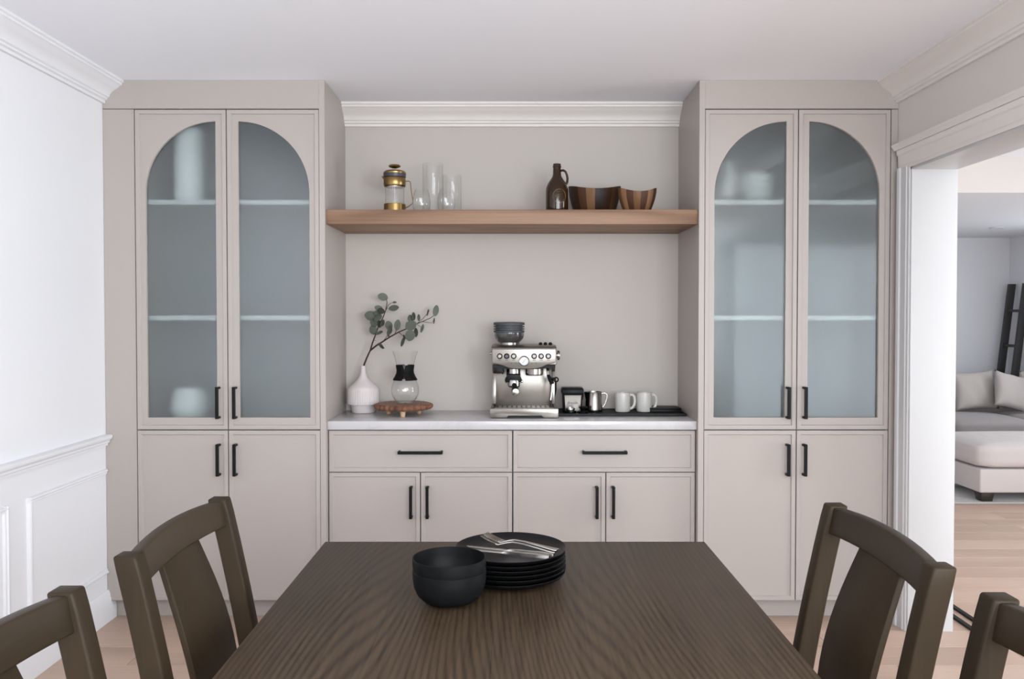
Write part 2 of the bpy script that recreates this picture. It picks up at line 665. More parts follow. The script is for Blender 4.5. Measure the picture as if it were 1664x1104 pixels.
# walls
struct(MB().box(XL - 0.12, XL, YR - .12, YB + 0.12, 0, ZC).build('wall_left', 'wall'), 'bright white wainscoted wall left of the cabinets', 'wall')
struct(MB().box(XL - .12, XO, YB, YB + 0.12, 0, ZC).build('wall_back', 'niche'), 'pale greige wall behind the open niche', 'wall')
b = MB()
b.box(XL - .12, -0.5, YR - .12, YR, 0, ZC)
b.box(1.6, XO, YR - .12, YR, 0, ZC)
b.box(-0.5, 1.6, YR - .12, YR, 0, 0.85)
b.box(-0.5, 1.6, YR - .12, YR, 2.35, ZC)
struct(b.build('wall_rear', 'wall'), 'white wall with a window behind the table', 'wall')
b = MB()
b.box(XR, XO, YO0, YB, 0, ZC)
b.box(XR, XO, YO1, YO0, ZO, ZC)
b.box(XR, XO, -3.75, YO1, 0, ZC)
b.box(XR, XO, -4.95, -3.75, 0, 0.9)
b.box(XR, XO, -4.95, -3.75, 2.1, ZC)
b.box(XR, XO, YR, -4.95, 0, ZC)
struct(b.build('wall_right', 'wall_warm'), 'warm grey wall with a wide cased opening right of the cabinets', 'wall')
# living room
struct(MB().box(XO - .1, LX + .12, LY, LY + .12, 0, ZC).build('wall_living_back', 'wall_living'), 'cool grey wall behind the sofa', 'wall')
b = MB()
b.box(LX, LX + .12, 3.8, LY, 0, ZC)
b.box(LX, LX + .12, 2.0, 3.8, 0, .9)
b.box(LX, LX + .12, 2.0, 3.8, 2.1, ZC)
b.box(LX, LX + .12, -0.25, 2.0, 0, ZC)
b.box(LX, LX + .12, -5.2, -2.05, 0, ZC)
b.box(LX, LX + .12, -2.05, -0.25, 2.2, ZC)
b.box(LX, LX + .12, -2.05, -0.25, 0, 0.06)
struct(b.build('wall_living_right', 'wall_living'), 'cool grey side wall the dark ladder leans on', 'wall')
struct(MB().box(XO - .12, XO, YB + .12, LY, 0, ZC).build('wall_living_left', 'wall_living'), 'grey wall hidden beyond the doorway', 'wall')
b = MB()
b.box(XO, 2.1, -5.32, -5.2, 0, ZC)
b.box(4.6, LX + .12, -5.32, -5.2, 0, ZC)
b.box(2.1, 4.6, -5.32, -5.2, 0, .15)
b.box(2.1, 4.6, -5.32, -5.2, 2.15, ZC)
struct(b.build('wall_living_rear', 'wall_living'), 'grey wall at the near end of the living room', 'wall')


def window(idx, axis, pos, a0, a1, z0, z1, n, label):
    w = thing('window_%d' % idx, label, 'window', (pos, (a0 + a1) / 2, z0) if axis == 'X' else ((a0 + a1) / 2, pos, z0))
    w['kind'] = 'structure'
    def bx(m, u0, u1, t0, t1, c0, c1):
        if axis == 'X':
            m.box(pos + t0, pos + t1, u0, u1, c0, c1)
        else:
            m.box(u0, u1, pos + t0, pos + t1, c0, c1)
        return m
    m = MB()
    bx(m, a0, a1, -.03, .03, z0, z0 + .05)
    bx(m, a0, a1, -.03, .03, z1 - .05, z1)
    for i in range(n + 1):
        u = a0 + (a1 - a0 - .05) * i / n
        bx(m, u, u + .05, -.03, .03, z0, z1)
    m.build('window_frame', 'trim', w, world=True)
    for i in range(n):
        u0 = a0 + (a1 - a0 - .05) * i / n + .05
        u1 = a0 + (a1 - a0 - .05) * (i + 1) / n
        bx(MB(), u0, u1, -.003, .003, z0 + .05, z1 - .05).build('pane', 'window_glass', w, world=True)
    return w


window(1, 'X', LX + .07, -2.05, -0.25, .06, 2.2, 2, 'tall glazed patio door lighting the living room')
window(5, 'X', LX + .07, 2.0, 3.8, .9, 2.1, 2, 'added unseen window brightening the living room near the sofa')  # unseen opening added to carry the fill by the sofa
window(2, 'Y', YR - .07, -0.5, 1.6, .85, 2.35, 2, 'wide window in the wall behind the table')
window(3, 'X', XR + .10, -4.95, -3.75, .9, 2.1, 2, 'window in the right wall near the doorway')
window(4, 'Y', YR - .07, 2.1, 4.6, .15, 2.15, 3, 'tall garden window at the near end of the living room')


# crown moulding profile: (distance from wall, distance below ceiling)
CROWN = [(0, 0), (.098, 0), (.098, .010), (.090, .014), (.090, .022), (.080, .026), (.074, .034), (.060, .042), (.046, .052),
         (.036, .064), (.032, .076), (.024, .080), (.024, .088), (.014, .092), (.014, .104), (0, .104)]
m = MB().prism([(XL + d, ZC - h) for d, h in CROWN], 'Y', YR, 0.004)
struct(m.build('trim_1', 'wall'), 'white crown moulding along the top of the left wall', 'moulding')
m = MB().prism([(XR - d, ZC - h) for d, h in CROWN], 'Y', YR, 0.004)
struct(m.build('trim_2', 'trim_warm'), 'crown moulding along the top of the right wall', 'moulding')
m = MB().prism([(YB - d, ZC - h) for d, h in CROWN], 'X', -0.843, 0.843)
struct(m.build('trim_3', 'trim_warm'), 'crown moulding at the top of the open niche', 'moulding')

# wainscot on the left wall
RAIL = [(0, 0), (.012, 0), (.014, .010), (.020, .014), (.022, .024), (.030, .030), (.034, .038), (.034, .046), (.028, .050), (0, .050)]
m = MB().prism([(XL + d, .800 + h) for d, h in RAIL], 'Y', YR, -0.002)
struct(m.build('trim_4', 'wall'), 'white chair rail on the left wall', 'moulding')
BASE = [(0, 0), (.018, 0), (.018, .100), (.014, .112), (.012, .128), (.006, .140), (0, .142)]
m = MB().prism([(XL + d, h) for d, h in BASE], 'Y', YR, 0.055)
struct(m.build('baseboard_left', 'wall'), 'white baseboard along the left wall', 'baseboard')
m = MB().prism([(XR - d, h) for d, h in BASE], 'Y', YR, YO1 - 0.1)
struct(m.build('baseboard_right', 'trim_warm'), 'white baseboard along the right wall', 'baseboard')


def panel_frame(idx, y0, y1, label, closed=True):
    """picture-frame moulding lying on the wall"""
    z0, z1, w, t = .215, .695, .026, .014
    root = thing('trim_%d' % idx, label, 'moulding', (XL, (y0 + y1) / 2, z0))
    root['kind'] = 'structure'
    prof = lambda a, s: [(a, 0), (a + s * .004, .012), (a + s * .010, .014), (a + s * .014, .008), (a + s * .022, .009), (a + s * w, 0)]
    m = MB()
    m.strip([[(XL + d, yy, zz) for (zz, d) in prof(z0, 1)] for yy in (y0, y1)])
    m.strip([[(XL + d, yy, zz) for (zz, d) in prof(z1, -1)] for yy in (y0, y1)])
    m.strip([[(XL + d, yy, zz) for (yy, d) in prof(y0, 1)] for zz in (z0, z1)])
    if closed:
        m.strip([[(XL + d, yy, zz) for (yy, d) in prof(y1, -1)] for zz in (z0, z1)])
    m.build('panel_moulding', 'wall', root, world=True)


panel_frame(5, -0.620, -0.003, 'white panel moulding on the left wall nearest the cabinets', False)
panel_frame(6, -1.90, -0.745, 'white panel moulding on the left wall, second from the cabinets')
panel_frame(7, -3.20, -2.03, 'white panel moulding on the left wall beside the chairs')

# doorway casing and jambs
root = struct(thing('door_1', 'wide white cased doorway opening to the living room', 'doorway', (XR, YO0, 0)))
m = MB().box(XR - .004, XO + .004, YO0 - .018, YO0 + .001, 0, ZO)
m.build('jamb', 'trim', root, world=True, bevel=.002)
m = MB().box(XR - .004, XO + .004, YO1 - .001, YO1 + .018, 0, ZO)
m.build('jamb', 'trim', root, world=True, bevel=.002)
m = MB().box(XR - .004, XO + .004, YO1, YO0, ZO - .018, ZO + .001)
m.build('head_jamb', 'trim', root, world=True, bevel=.002)
CAS = [(0, 0), (0, .010), (.008, .012), (.014, .012), (.018, .016), (.060, .018), (.066, .024), (.084, .026), (.090, .022), (.090, 0)]
for (yy, s, nm) in ((YO0 - .006, 1, 'casing'), (YO1 + .006, -1, 'casing')):
    m = MB().strip([[(XR - d, yy + s * a, zz) for a, d in CAS] for zz in (0, ZO + .0)])
    m.build('casing', 'trim', root, world=True)
m = MB().strip([[(XR - d, yy, ZO - .006 + a) for a, d in CAS] for yy in (YO1 - .084, YO0 + .084)])
m.build('header', 'trim_warm', root, world=True)
m = MB().prism([(XR, ZO + .082), (XR - .030, ZO + .082), (XR - .034, ZO + .092), (XR - .042, ZO + .100), (XR - .042, ZO + .108), (XR, ZO + .108)], 'Y', YO1 - .10, YO0 + .10)
m.build('header_cap', 'trim_warm', root, world=True)


# ------------------------------------------------------------------ cabinet doors, handles
def rect_loop(x0, x1, z0, z1, y):
    return [(x0, y, z0), (x1, y, z0), (x1, y, z1), (x0, y, z1)]


def door(name, parent, x0, x1, z0, z1, yf, rail=.018, rec=.007, t=.020, arch=None):
    """slim-shaker front: thin raised border, recessed field; arch = 'L' or 'R' cuts a half arch for glass"""
    m = MB()
    e = .0012
    loops = [rect_loop(x0, x1, z0, z1, yf + t), rect_loop(x0, x1, z0, z1, yf + e), rect_loop(x0 + e, x1 - e, z0 + e, z1 - e, yf),
             rect_loop(x0 + rail, x1 - rail, z0 + rail, z1 - rail, yf), rect_loop(x0 + rail + .003, x1 - rail - .003, z0 + rail + .003, z1 - rail - .003, yf + rec)]
    vs_ = [p for l in loops for p in l]
    fs = []
    for i in range(len(loops) - 1):
        for k in range(4):
            j = (k + 1) % 4
            fs.append((i * 4 + k, i * 4 + j, (i + 1) * 4 + j, (i + 1) * 4 + k))
    if arch is None:
        fs.append((16, 17, 18, 19))
        fs.append((3, 2, 1, 0))
        m.add(vs_, fs)
        return m.build(name, 'cabinet', parent, world=True, angle=25)
    gx0, gx1, gz0, gz1 = arch[1:]
    r = gx1 - gx0
    pts = [(gx0, gz0), (gx1, gz0)]
    N = 28
    if arch[0] == 'L':      # outer side on the left: arc rises from left to the top right
        pts.append((gx1, gz1))
        pts += [(gx1 - r * math.sin(PI / 2 * k / N), gz1 - r + r * math.cos(PI / 2 * k / N)) for k in range(1, N + 1)]
    else:
        pts += [(gx0 + r * math.cos(PI / 2 * k / N), gz1 - r + r * math.sin(PI / 2 * k / N)) for k in range(0, N)]
        pts.append((gx0, gz1))
    n0 = len(vs_)
    vs_ += [(u, yf + rec, w) for u, w in pts]            # hole edge on the field
    nh = len(pts)
    vs_ += [(u, yf + t, w) for u, w in pts]              # hole edge at the back
    outer = [Vector((p[0], p[2], 0)) for p in loops[4]]
    tess = tessellate_polygon([outer, [Vector((u, w, 0)) for u, w in reversed(pts)]])
    def idx(i):
        return 16 + i if i < 4 else n0 + (nh - 1 - (i - 4))
    for tri in tess:
        fs.append(tuple(idx(i) for i in tri))
    for k in range(nh):
        j = (k + 1) % nh
        fs.append((n0 + k, n0 + j, n0 + nh + j, n0 + nh + k))
    tess = tessellate_polygon([[Vector((p[0], p[2], 0)) for p in loops[0]], [Vector((u, w, 0)) for u, w in reversed(pts)]])
    for tri in tess:
        fs.append(tuple((i if i < 4 else n0 + nh + (nh - 1 - (i - 4))) for i in tri))
    m.add(vs_, fs)
    d = m.build(name, 'cabinet', parent, world=True, angle=25)
    g = MB().box(gx0 - .012, gx1 + .012, yf + t + .0005, yf + t + .0055, gz0 - .012, gz1 + .010)
    g.build('glass_pane', 'frost', d, world=True)
    return d


def handle(parent, x, z0, z1, yf, vertical=True):
    """slim square bar pull on two posts"""
    w, so = .0068, .031
    m = MB()
    if vertical:
        m.box(x - w, x + w, yf - so, yf - so + .011, z0, z1)
        m.box(x - w, x + w, yf - so + .005, yf + .006, z0, z0 + .010)
        m.box(x - w, x + w, yf - so + .005, yf + .006, z1 - .010, z1)
    else:
        m.box(z0, z1, yf - so, yf - so + .011, x - w, x + w)
        m.box(z0, z0 + .010, yf - so + .005, yf + .006, x - w, x + w)
        m.box(z1 - .010, z1, yf - so + .005, yf + .006, x - w, x + w)
    h = m.build('handle', 'handle', parent, world=True, bevel=.0012, segs=1)
    return h


def tall_cabinet(label, xo, xi, d0, d1, d2, side, lug):
    """xo wall side, xi niche side; d0<d1<d2 door edges left to right"""
    x0, x1 = min(xo, xi), max(xo, xi)
    c = thing('tall_cabinet', label, 'cabinet', ((x0 + x1) / 2, 0.2, 0))
    yf = 0.0
    # carcass (open in front): side panels, back, top, bottom, fixed mid deck
    m = MB()
    inner = xi - .020 if xi > xo else xi + .020
    if xi > xo:
        m.box(xi - .025, xi, yf + .001, YB - .002, 0, ZC - .001)
        m.box(d0 - .016, d0 + .004, yf + .024, YB - .002, .09, 2.315)
        cx0, cx1 = d0 + .004, xi - .025
    else:
        m.box(xi, xi + .025, yf + .001, YB - .002, 0, ZC - .001)
        m.box(d2 - .004, d2 + .016, yf + .024, YB - .002, .09, 2.315)
        cx0, cx1 = xi + .025, d2 - .004
    m.build('side_panel', 'cabinet', c, world=True)
    m = MB()
    m.box(cx0, cx1, YB - .014, YB - .004, .09, 2.31)
    m.box(cx0, cx1, yf + .028, YB - .014, .09, .108)
    m.box(cx0, cx1, yf + .028, YB - .014, .858, .878)
    m.box(cx0, cx1, yf + .028, YB - .014, 2.295, 2.313)
    m.build('carcass', 'carcass', c, world=True)
    for z in (1.366, 1.893):
        MB().box(cx0 + .001, cx1 - .001, yf + .045, YB - .016, z, z + .022).build('shelf', 'inner_shelf', c, world=True, bevel=.0015, segs=1)
    # filler strip against the room wall
    if xi > xo:
        MB().box(xo + .001, d0 - .003, yf + .004, yf + .022, .09, 2.316).build('filler', 'cabinet', c, world=True, bevel=.001, segs=1)
    else:
        MB().box(d2 + .003, xo - .001, yf + .004, yf + .022, .09, 2.316).build('filler', 'cabinet', c, world=True, bevel=.001, segs=1)
    # valance up to the ceiling, coped round the crown moulding
    cope = [(abs(dx) + .001, ZC - h) for dx, h in reversed(CROWN)]
    s = 1 if xi > xo else -1
    poly = [(xi - s * .0255, 2.318), (xi - s * .0255, ZC - .0005)] + [(xo + s * max(dd, .001), min(z, ZC - .0005)) for dd, z in reversed(cope[:-1])] + [(xo + s * .001, 2.318)]
    MB().prism(poly, 'Y', yf + .001, yf + .022).build('valance', 'cabinet', c, world=True)
    MB().box(min(xo + s * .002, xi - s * .0255), max(xo + s * .002, xi - s * .0255), yf + .062, yf + .078, 0, .088).build('toe_kick', 'cabinet', c, world=True)
    g = .0021
    zu0, zu1, zl0, zl1 = .8718, 2.3132, .0920, .8667
    a = .052
    L = door('glass_door', c, d0 + g, d1 - g, zu0, zu1, yf, arch=('L', d0 + .046, d1 - .051, .925, 2.262))
    R = door('glass_door', c, d1 + g, d2 - g, zu0, zu1, yf, arch=('R', d1 + .051, d2 - .046, .925, 2.262))
    l = door('door', c, d0 + g, d1 - g, zl0, zl1, yf)
    r = door('door', c, d1 + g, d2 - g, zl0, zl1, yf)
    handle(L, d1 - .042, .922, 1.066, yf)
    handle(R, d1 + .034, .922, 1.066, yf)
    handle(l, d1 - .042, .663, .807, yf)
    handle(r, d1 + .034, .663, .807, yf)
    return c


tall_cabinet('tall greige cabinet with arched satin glass doors against the white wainscoted wall', XL, -.843, -1.698, -1.285, -.868, 1, 0)
tall_cabinet('tall greige cabinet with arched satin glass doors beside the doorway', XR, .843, .868, 1.288, 1.704, -1, 0)


def base_cabinet(label, x0, x1, xm):
    c = thing('base_cabinet', label, 'cabinet', ((x0 + x1) / 2, .25, 0))
    yf = .042
    m = MB()
    m.box(x0, x0 + .018, yf + .022, YB - .002, .09, .866)
    m.box(x1 - .018, x1, yf + .022, YB - .002, .09, .866)
    m.box(x0 + .018, x1 - .018, YB - .012, YB - .002, .09, .866)
    m.box(x0 + .018, x1 - .018, yf + .022, YB - .012, .09, .108)
    m.box(x0 + .018, x1 - .018, yf + .022, YB - .012, .660, .676)
    m.box(x0 + .018, x1 - .018, yf + .022, YB - .012, .850, .866)
    m.build('carcass', 'carcass', c, world=True)
    MB().box(x0 + .001, x1 - .001, yf + .060, yf + .076, 0, .088).build('toe_kick', 'cabinet', c, world=True)
    g = .0021
    dr = door('drawer', c, x0 + g, x1 - g, .6705, .8600, yf)
    l = door('door', c, x0 + g, xm - g, .0920, .6670, yf)
    r = door('door', c, xm + g, x1 - g, .0920, .6670, yf)
    xc = (x0 + x1) / 2
    handle(dr, .7625, xc - .101, xc + .103, yf, False)
    handle(l, xm - .042, .460, .606, yf)
    handle(r, xm + .033, .460, .606, yf)
    return c


base_cabinet('low greige cabinet under the vase side of the countertop', -.841, .002, -.420)
base_cabinet('low greige cabinet under the coffee machine side of the countertop', .004, .841, .430)

top = MB().box(-.8425, .8425, .030, YB - .001, .866, .9055).build('countertop', 'quartz', bevel=.002)
tag(top, 'white quartz countertop running between the two tall cabinets', 'countertop')
sh = MB().box(-.8425, .8425, .022, YB - .001, 1.802, 1.868).build('floating_shelf', 'shelf_oak', bevel=.002)
tag(sh, 'thick light oak floating shelf across the niche', 'shelf')
CT, SH = .9055, 1.868

# blurred contents behind the satin glass
o = MB().lathe([(0, 0), (.060, 0), (.066, .01), (.066, .31), (.060, .335), (.050, .34), (.050, .33), (0, .33)], 28).build('tall_canister', 'white_china')
o.location = (-1.500, .125, 1.9155)
tag(o, 'white tall canister blurred behind the glass on the top shelf of left cabinet', 'canister')
o = MB().lathe([(0, 0), (.045, 0), (.075, .03), (.090, .08), (.080, .13), (.060, .17), (.055, .17), (.07, .13), (.08, .08), (.065, .03), (0, .012)], 28).build('ceramic_jar', 'white_china')
o.location = (-1.515, .150, .8785)
tag(o, 'pale round jar blurred behind the glass at the bottom of left cabinet', 'jar')
o = MB().lathe([(0, 0), (.040, 0), (.044, .01), (.050, .20), (.046, .205), (.040, .012), (0, .01)], 24).build('tall_tumbler', 'mug')
o.location = (1.03, .24, 1.9155)
tag(o, 'faint grey tumbler behind the glass on the top shelf of right cabinet', 'tumbler')
o = MB().lathe([(0, 0), (.050, 0), (.080, .06), (.084, .14), (.080, .14), (.075, .06), (0, .012)], 24).build('mixing_bowl', 'white_china')
o.location = (1.17, .24, 1.9155)
tag(o, 'faint pale bowl behind the glass on the top shelf of right cabinet', 'bowl')


# ------------------------------------------------------------------ dining table
tb = thing('dining_table', 'dark brown oak dining table with visible cathedral grain', 'table', (.008, -2.43, 0))
w2, l2 = .527, .960
MB().box(-w2, w2, -l2, l2, .722, .760).build('table_top', 'table', tb, bevel=.004)
m = MB()
m.box(-w2 + .07, w2 - .07, l2 - .095, l2 - .070, .640, .7218)
m.box(-w2 + .07, w2 - .07, -l2 + .070, -l2 + .095, .640, .7218)
m.box(-w2 + .07, -w2 + .095, -l2 + .07, l2 - .07, .640, .7218)
m.box(w2 - .095, w2 - .07, -l2 + .07, l2 - .07, .640, .7218)
m.build('apron', 'table', tb)
for sx in (-1, 1):
    for sy in (-1, 1):
        x, y = sx * (w2 - .075), sy * (l2 - .075)
        MB().strip([[(x - a, y - a, z), (x + a, y - a, z), (x + a, y + a, z), (x - a, y + a, z)] for a, z in ((.030, 0), (.042, .60), (.042, .7219))]).build('leg', 'chair', tb, bevel=.003)


# ------------------------------------------------------------------ dining chairs (face +x)
def make_chair():
    c = thing('dining_chair', '', 'chair', group='wooden dining chairs round the table')
    ph = .236                    # half distance between back posts
    def back_x(z):               # rake of the back: straight leg, leaning outwards above the seat
        if z < .45:
            return -.205 - .05 * (1 - z / .45) ** 2
        t = (z - .45) / .50
        return -.205 - .075 * t - .022 * t * t
    zs = [0, .15, .30, .45, .55, .65, .75, .85, .92, .950]
    for s in (-1, 1):
        secs = []
        for z in zs:
            x = back_x(z)
            hx = .017 + .005 * math.sin(min(z / .45, 1) * PI / 2)
            hy = .021
            if z > .94:
                hx -= .001
            secs.append([(x - hx, s * ph - hy, z), (x + hx, s * ph - hy, z), (x + hx, s * ph + hy, z + (.0)), (x - hx, s * ph + hy, z)])
        MB().strip(secs).build('back_post', 'chair', c, bevel=.005, segs=3, angle=40)
    # crest rail, bowed backwards
    secs = []
    N = 14
    for i in range(N + 1):
        t = -1 + 2 * i / N
        y = t * (ph - .015)
        bow = -.019 * (1 - t * t)
        zt, zb = .945 + .008 * (1 - t * t), .886 + .003 * (1 - t * t)
        xt, xb = back_x(.94) + bow, back_x(.89) + bow
        secs.append([(xb - .012, y, zb), (xb + .012, y, zb), (xt + .012, y, zt), (xt - .012, y, zt)])
    MB().strip(secs).build('crest_rail', 'chair_y', c, bevel=.004, segs=3, angle=40)
    # lower rail
    MB().box(back_x(.5) - .011, back_x(.5) + .011, -ph + .016, ph - .016, .475, .520).build('lower_rail', 'chair_y', c, bevel=.003)
    # splat: wide centre board with lumbar curve, flaring downwards
    secs = []
    N = 12
    for i in range(N + 1):
        t = i / N
        z = .505 + (.895 - .505) * t
        bow = -.019 * t + .018 * math.sin(PI * t) * (1 - .3 * t)
        hw = .094 + .020 * math.sin(PI * min(1, (1 - t) * .9)) if t < 1 else .094
        x = back_x(z) + bow
        secs.append([(x - .006, -hw, z), (x + .008, -hw, z), (x + .008, hw, z), (x - .006, hw, z)])
    MB().strip(secs).build('splat', 'chair', c, bevel=.002, segs=2, angle=40)
    # seat and its rails
    secs = []
    for (x, hy) in ((-.220, .195), (-.10, .225), (.05, .240), (.20, .248), (.235, .246)):
        secs.append([(x, -hy, .435), (x, hy, .435), (x, hy, .462), (x, -hy, .462)])
    MB().strip(secs).build('seat', 'chair_y', c, bevel=.008, segs=3)
    m = MB()
    m.box(-.19, .19, -.225, -.203, .375, .4345)
    m.box(-.19, .19, .203, .225, .375, .4345)
    m.box(.185, .207, -.21, .21, .375, .4345)
    m.box(-.205, -.183, -.21, .21, .375, .4345)
    m.build('seat_rail', 'chair_y', c)
    for s in (-1, 1):
        MB().strip([[(.200 - a, s * .222 - a, z), (.200 + a, s * .222 - a, z), (.200 + a, s * .222 + a, z), (.200 - a, s * .222 + a, z)] for a, z in ((.014, 0), (.020, .434))]).build('front_leg', 'chair', c, bevel=.003)
    return c


ch = make_chair()
off = .302
ch.location = (-.702 + off, -2.020, 0)
ch['label'] = 'dark wooden dining chair left of the table, nearer the cabinets'
dup(ch, (-.712 + off, -2.690, 0), 0, 'dark wooden dining chair cut off by the lower left corner')
dup(ch, (.750 - off, -2.087, 0), PI, 'dark wooden dining chair right of the table, nearer the cabinets')
dup(ch, (.760 - off, -2.722, 0), PI, 'dark wooden dining chair cut off by the lower right corner')

# ------------------------------------------------------------------ tableware
TZ = .760
bowl_prof = [(0, 0), (.040, 0), (.056, .005), (.070, .018), (.078, .036), (.0805, .055), (.0805, .070), (.0795, .0708), (.0782, .070),
             (.0778, .055), (.0755, .037), (.068, .021), (.055, .0085), (.040, .005), (0, .005)]
b0 = MB().lathe(bowl_prof, 48).build('soup_bowl', 'stone_black')
b0.location = (-.137, -1.958, TZ + .0003)
tag(b0, 'black stoneware bowl at the bottom of the pair', 'bowl', 'pair of stacked black bowls')
b1 = b0.copy()
COL.objects.link(b1)
b1.location = (-.1375, -1.9575, TZ + .0275)
b1['label'] = 'black stoneware bowl nested on top of another'

plate_prof = [(0, 0), (.085, 0), (.100, .0015), (.118, .006), (.130, .0125), (.1335, .018), (.1328, .0188), (.1315, .0184), (.128, .0145), (.116, .0090), (.098, .0052), (.085, .0045), (0, .0045)]
names = ['bottom black plate of the stack', 'black plate second from the bottom of the stack', 'black plate third from the bottom of the stack',
         'black plate third from the top of the stack', 'black plate second from the top of the stack', 'topmost black plate of the stack, holding the cutlery']
pm = None
for i, nme in enumerate(names):
    if pm is None:
        pm = p_ = MB().lathe(plate_prof, 64).build('dinner_plate', 'plate_black')
    else:
        p_ = pm.copy()
        COL.objects.link(p_)
    p_.location = (-.004 + rnd.uniform(-.0015, .0015), -1.785 + rnd.uniform(-.0015, .0015), TZ + .0003 + i * .0108)
    tag(p_, nme, 'plate', 'stack of black dinner plates')
PZ = TZ + 5 * .0108


def fork_mesh():
    """fork along +x: tines at -x end, handle at +x"""
    m = MB()
    def zc(x):
        if x < -.05:
            return .004 + .012 * ((-.05 - x) / .05) ** 1.5
        if x < .0:
            return .004 + .010 * math.sin((x + .05) / .05 * PI / 2)
        return .014 - .008 * min(1, x / .10)
    secs = []
    for x, hw in ((-.060, .0105), (-.050, .0125), (-.040, .0110), (-.028, .006), (-.012, .0034), (.02, .0036), (.06, .0055), (.09, .0085), (.105, .0095), (.110, .0075)):
        z = zc(x)
        secs.append([(x, -hw, z), (x, hw, z), (x, hw * .9, z + .0018), (x, -hw * .9, z + .0018)])
    m.strip(secs)
    for q in (-.0094, -.0032, .0032, .0094):
        secs = []
        for x in (-.058, -.075, -.090, -.105):
            z = zc(x)
            hw = .0019 if x > -.1 else .0009
            secs.append([(x, q - hw, z), (x, q + hw, z), (x, q + hw, z + .0016), (x, q - hw, z + .0016)])
        m.strip(secs)
    return m.mesh('fork', bevel=0, angle=50)


def knife_mesh():
    m = MB()
    secs = []
    for x, y0, y1, h in ((-.115, -.001, .001, .0008), (-.105, -.008, .004, .0010), (-.06, -.0095, .006, .0012), (-.01, -.0085, .006, .0014), (0, -.005, .005, .004),
                         (.02, -.0045, .0045, .006), (.08, -.0062, .0062, .007), (.108, -.0066, .0066, .0068), (.114, -.005, .005, .005)):
        secs.append([(x, y0, .003 - h / 2), (x, y1, .003 - h / 2), (x, y1 * .8, .003 + h / 2), (x, y0 * .8, .003 + h / 2)])
    m.strip(secs)
    return m.mesh('knife', angle=50)


def place(name, me, mat, loc, rot, label, cat, group=None):
    o = bpy.data.objects.new(name, me)
    if not me.materials:
        me.materials.append(M[mat])
    COL.objects.link(o)
    o.location = loc
    o.rotation_euler = rot
    return tag(o, label, cat, group)


fm, km = fork_mesh(), knife_mesh()
tilt = -.022
place('fork', fm, 'cutlery', (.019, -1.757, PZ + .0115), (0, tilt, -.62), 'upper steel fork lying on top of the plates', 'fork', 'cutlery on the plate stack')
place('fork', fm, 'cutlery', (.013, -1.764, PZ + .0082), (0, tilt, -.60), 'lower steel fork nested under another fork', 'fork', 'cutlery on the plate stack')
place('knife', km, 'cutlery', (-.006, -1.800, PZ + .0112), (0, tilt, -.44), 'steel knife touching the fork handles', 'knife', 'cutlery on the plate stack')
place('knife', km, 'cutlery', (-.018, -1.822, PZ + .0122), (0, tilt, -.42), 'steel knife nearest the front rim of the plate', 'knife', 'cutlery on the plate stack')


# ------------------------------------------------------------------ things on the floating shelf
# French press
fp = thing('french_press', 'brass framed glass French press with slim brass handle', 'coffee press', (-.556, .20, SH))
MB().lathe([(.0435, .012), (.0455, .012), (.0455, .150), (.0435, .150)], 40, closed=True).build('glass_beaker', 'glass', fp)
MB().lathe([(0, 0), (.050, 0), (.0515, .002), (.0515, .046), (.050, .048), (.0465, .048), (.0465, .010), (0, .010)], 40).build('base_band', 'brass', fp)
MB().lathe([(.0465, .133), (.0495, .131), (.052, .136), (.052, .168), (.050, .172), (.0465, .172)], 40, closed=True).build('upper_band', 'brass', fp)
MB().lathe([(.047, .172), (.053, .174), (.054, .190), (.048, .192)], 40, closed=True).build('seal_band', 'band', fp)
MB().lathe([(0, .190), (.053, .190), (.0535, .196), (.046, .204), (.020, .209), (.006, .211), (0, .211)], 40).build('lid', 'brass', fp)
MB().lathe([(0, .040), (.0028, .040), (.0028, .218), (0, .218)], 10).build('plunger_rod', 'cutlery', fp)
MB().lathe([(0, .126), (.043, .126), (.043, .132), (0, .134)], 32).build('plunger_disc', 'cutlery', fp)
MB().lathe([(0, .216), (.010, .217), (.026, .223), (.029, .228), (.024, .233), (0, .236)], 32).build('knob', 'brass', fp)
MB().tube([(.050, 0, .156), (.068, 0, .157), (.074, 0, .152), (.080, 0, .100), (.086, 0, .062), (.084, 0, .052), (.066, 0, .038), (.050, 0, .030)], .0024, 8).build('handle', 'brass', fp)
MB().tube([(-.050, 0, .165), (-.058, 0, .176), (-.060, 0, .180)], .003, 8).build('spout', 'brass', fp)


def stemless(x, y, label):
    prof = [(0, .002), (.022, .001), (.030, .006), (.039, .022), (.0425, .045), (.0415, .070), (.0375, .093), (.0310, .113), (.0295, .117),
            (.0285, .117), (.0300, .112), (.0363, .093), (.0402, .070), (.0411, .045), (.0376, .024), (.028, .012), (0, .011)]
    o = MB().lathe(prof, 40).build('stemless_glass', 'glass')
    o.location = (x, y, SH)
    return tag(o, label, 'glass', 'clear glasses on the shelf')


stemless(-.428, .19, 'clear stemless glass next to the French press')
stemless(-.310, .19, 'clear stemless glass farther from the French press')


def tall_glass(x, y, r, h, label, name='tall_glass'):
    prof = [(0, .001), (r * .92, 0), (r, .006), (r, h), (r - .0022, h), (r - .0026, .016), (0, .012)]
    o = MB().lathe(prof, 40).build(name, 'glass')
    o.location = (x, y, SH)
    return tag(o, label, 'glass', 'clear glasses on the shelf')


tall_glass(-.388, .335, .050, .262, 'tallest clear glass cylinder behind the stemless glasses', 'glass_cylinder')
tall_glass(-.293, .325, .046, .206, 'shorter clear glass cylinder behind the stemless glasses', 'glass_cylinder')

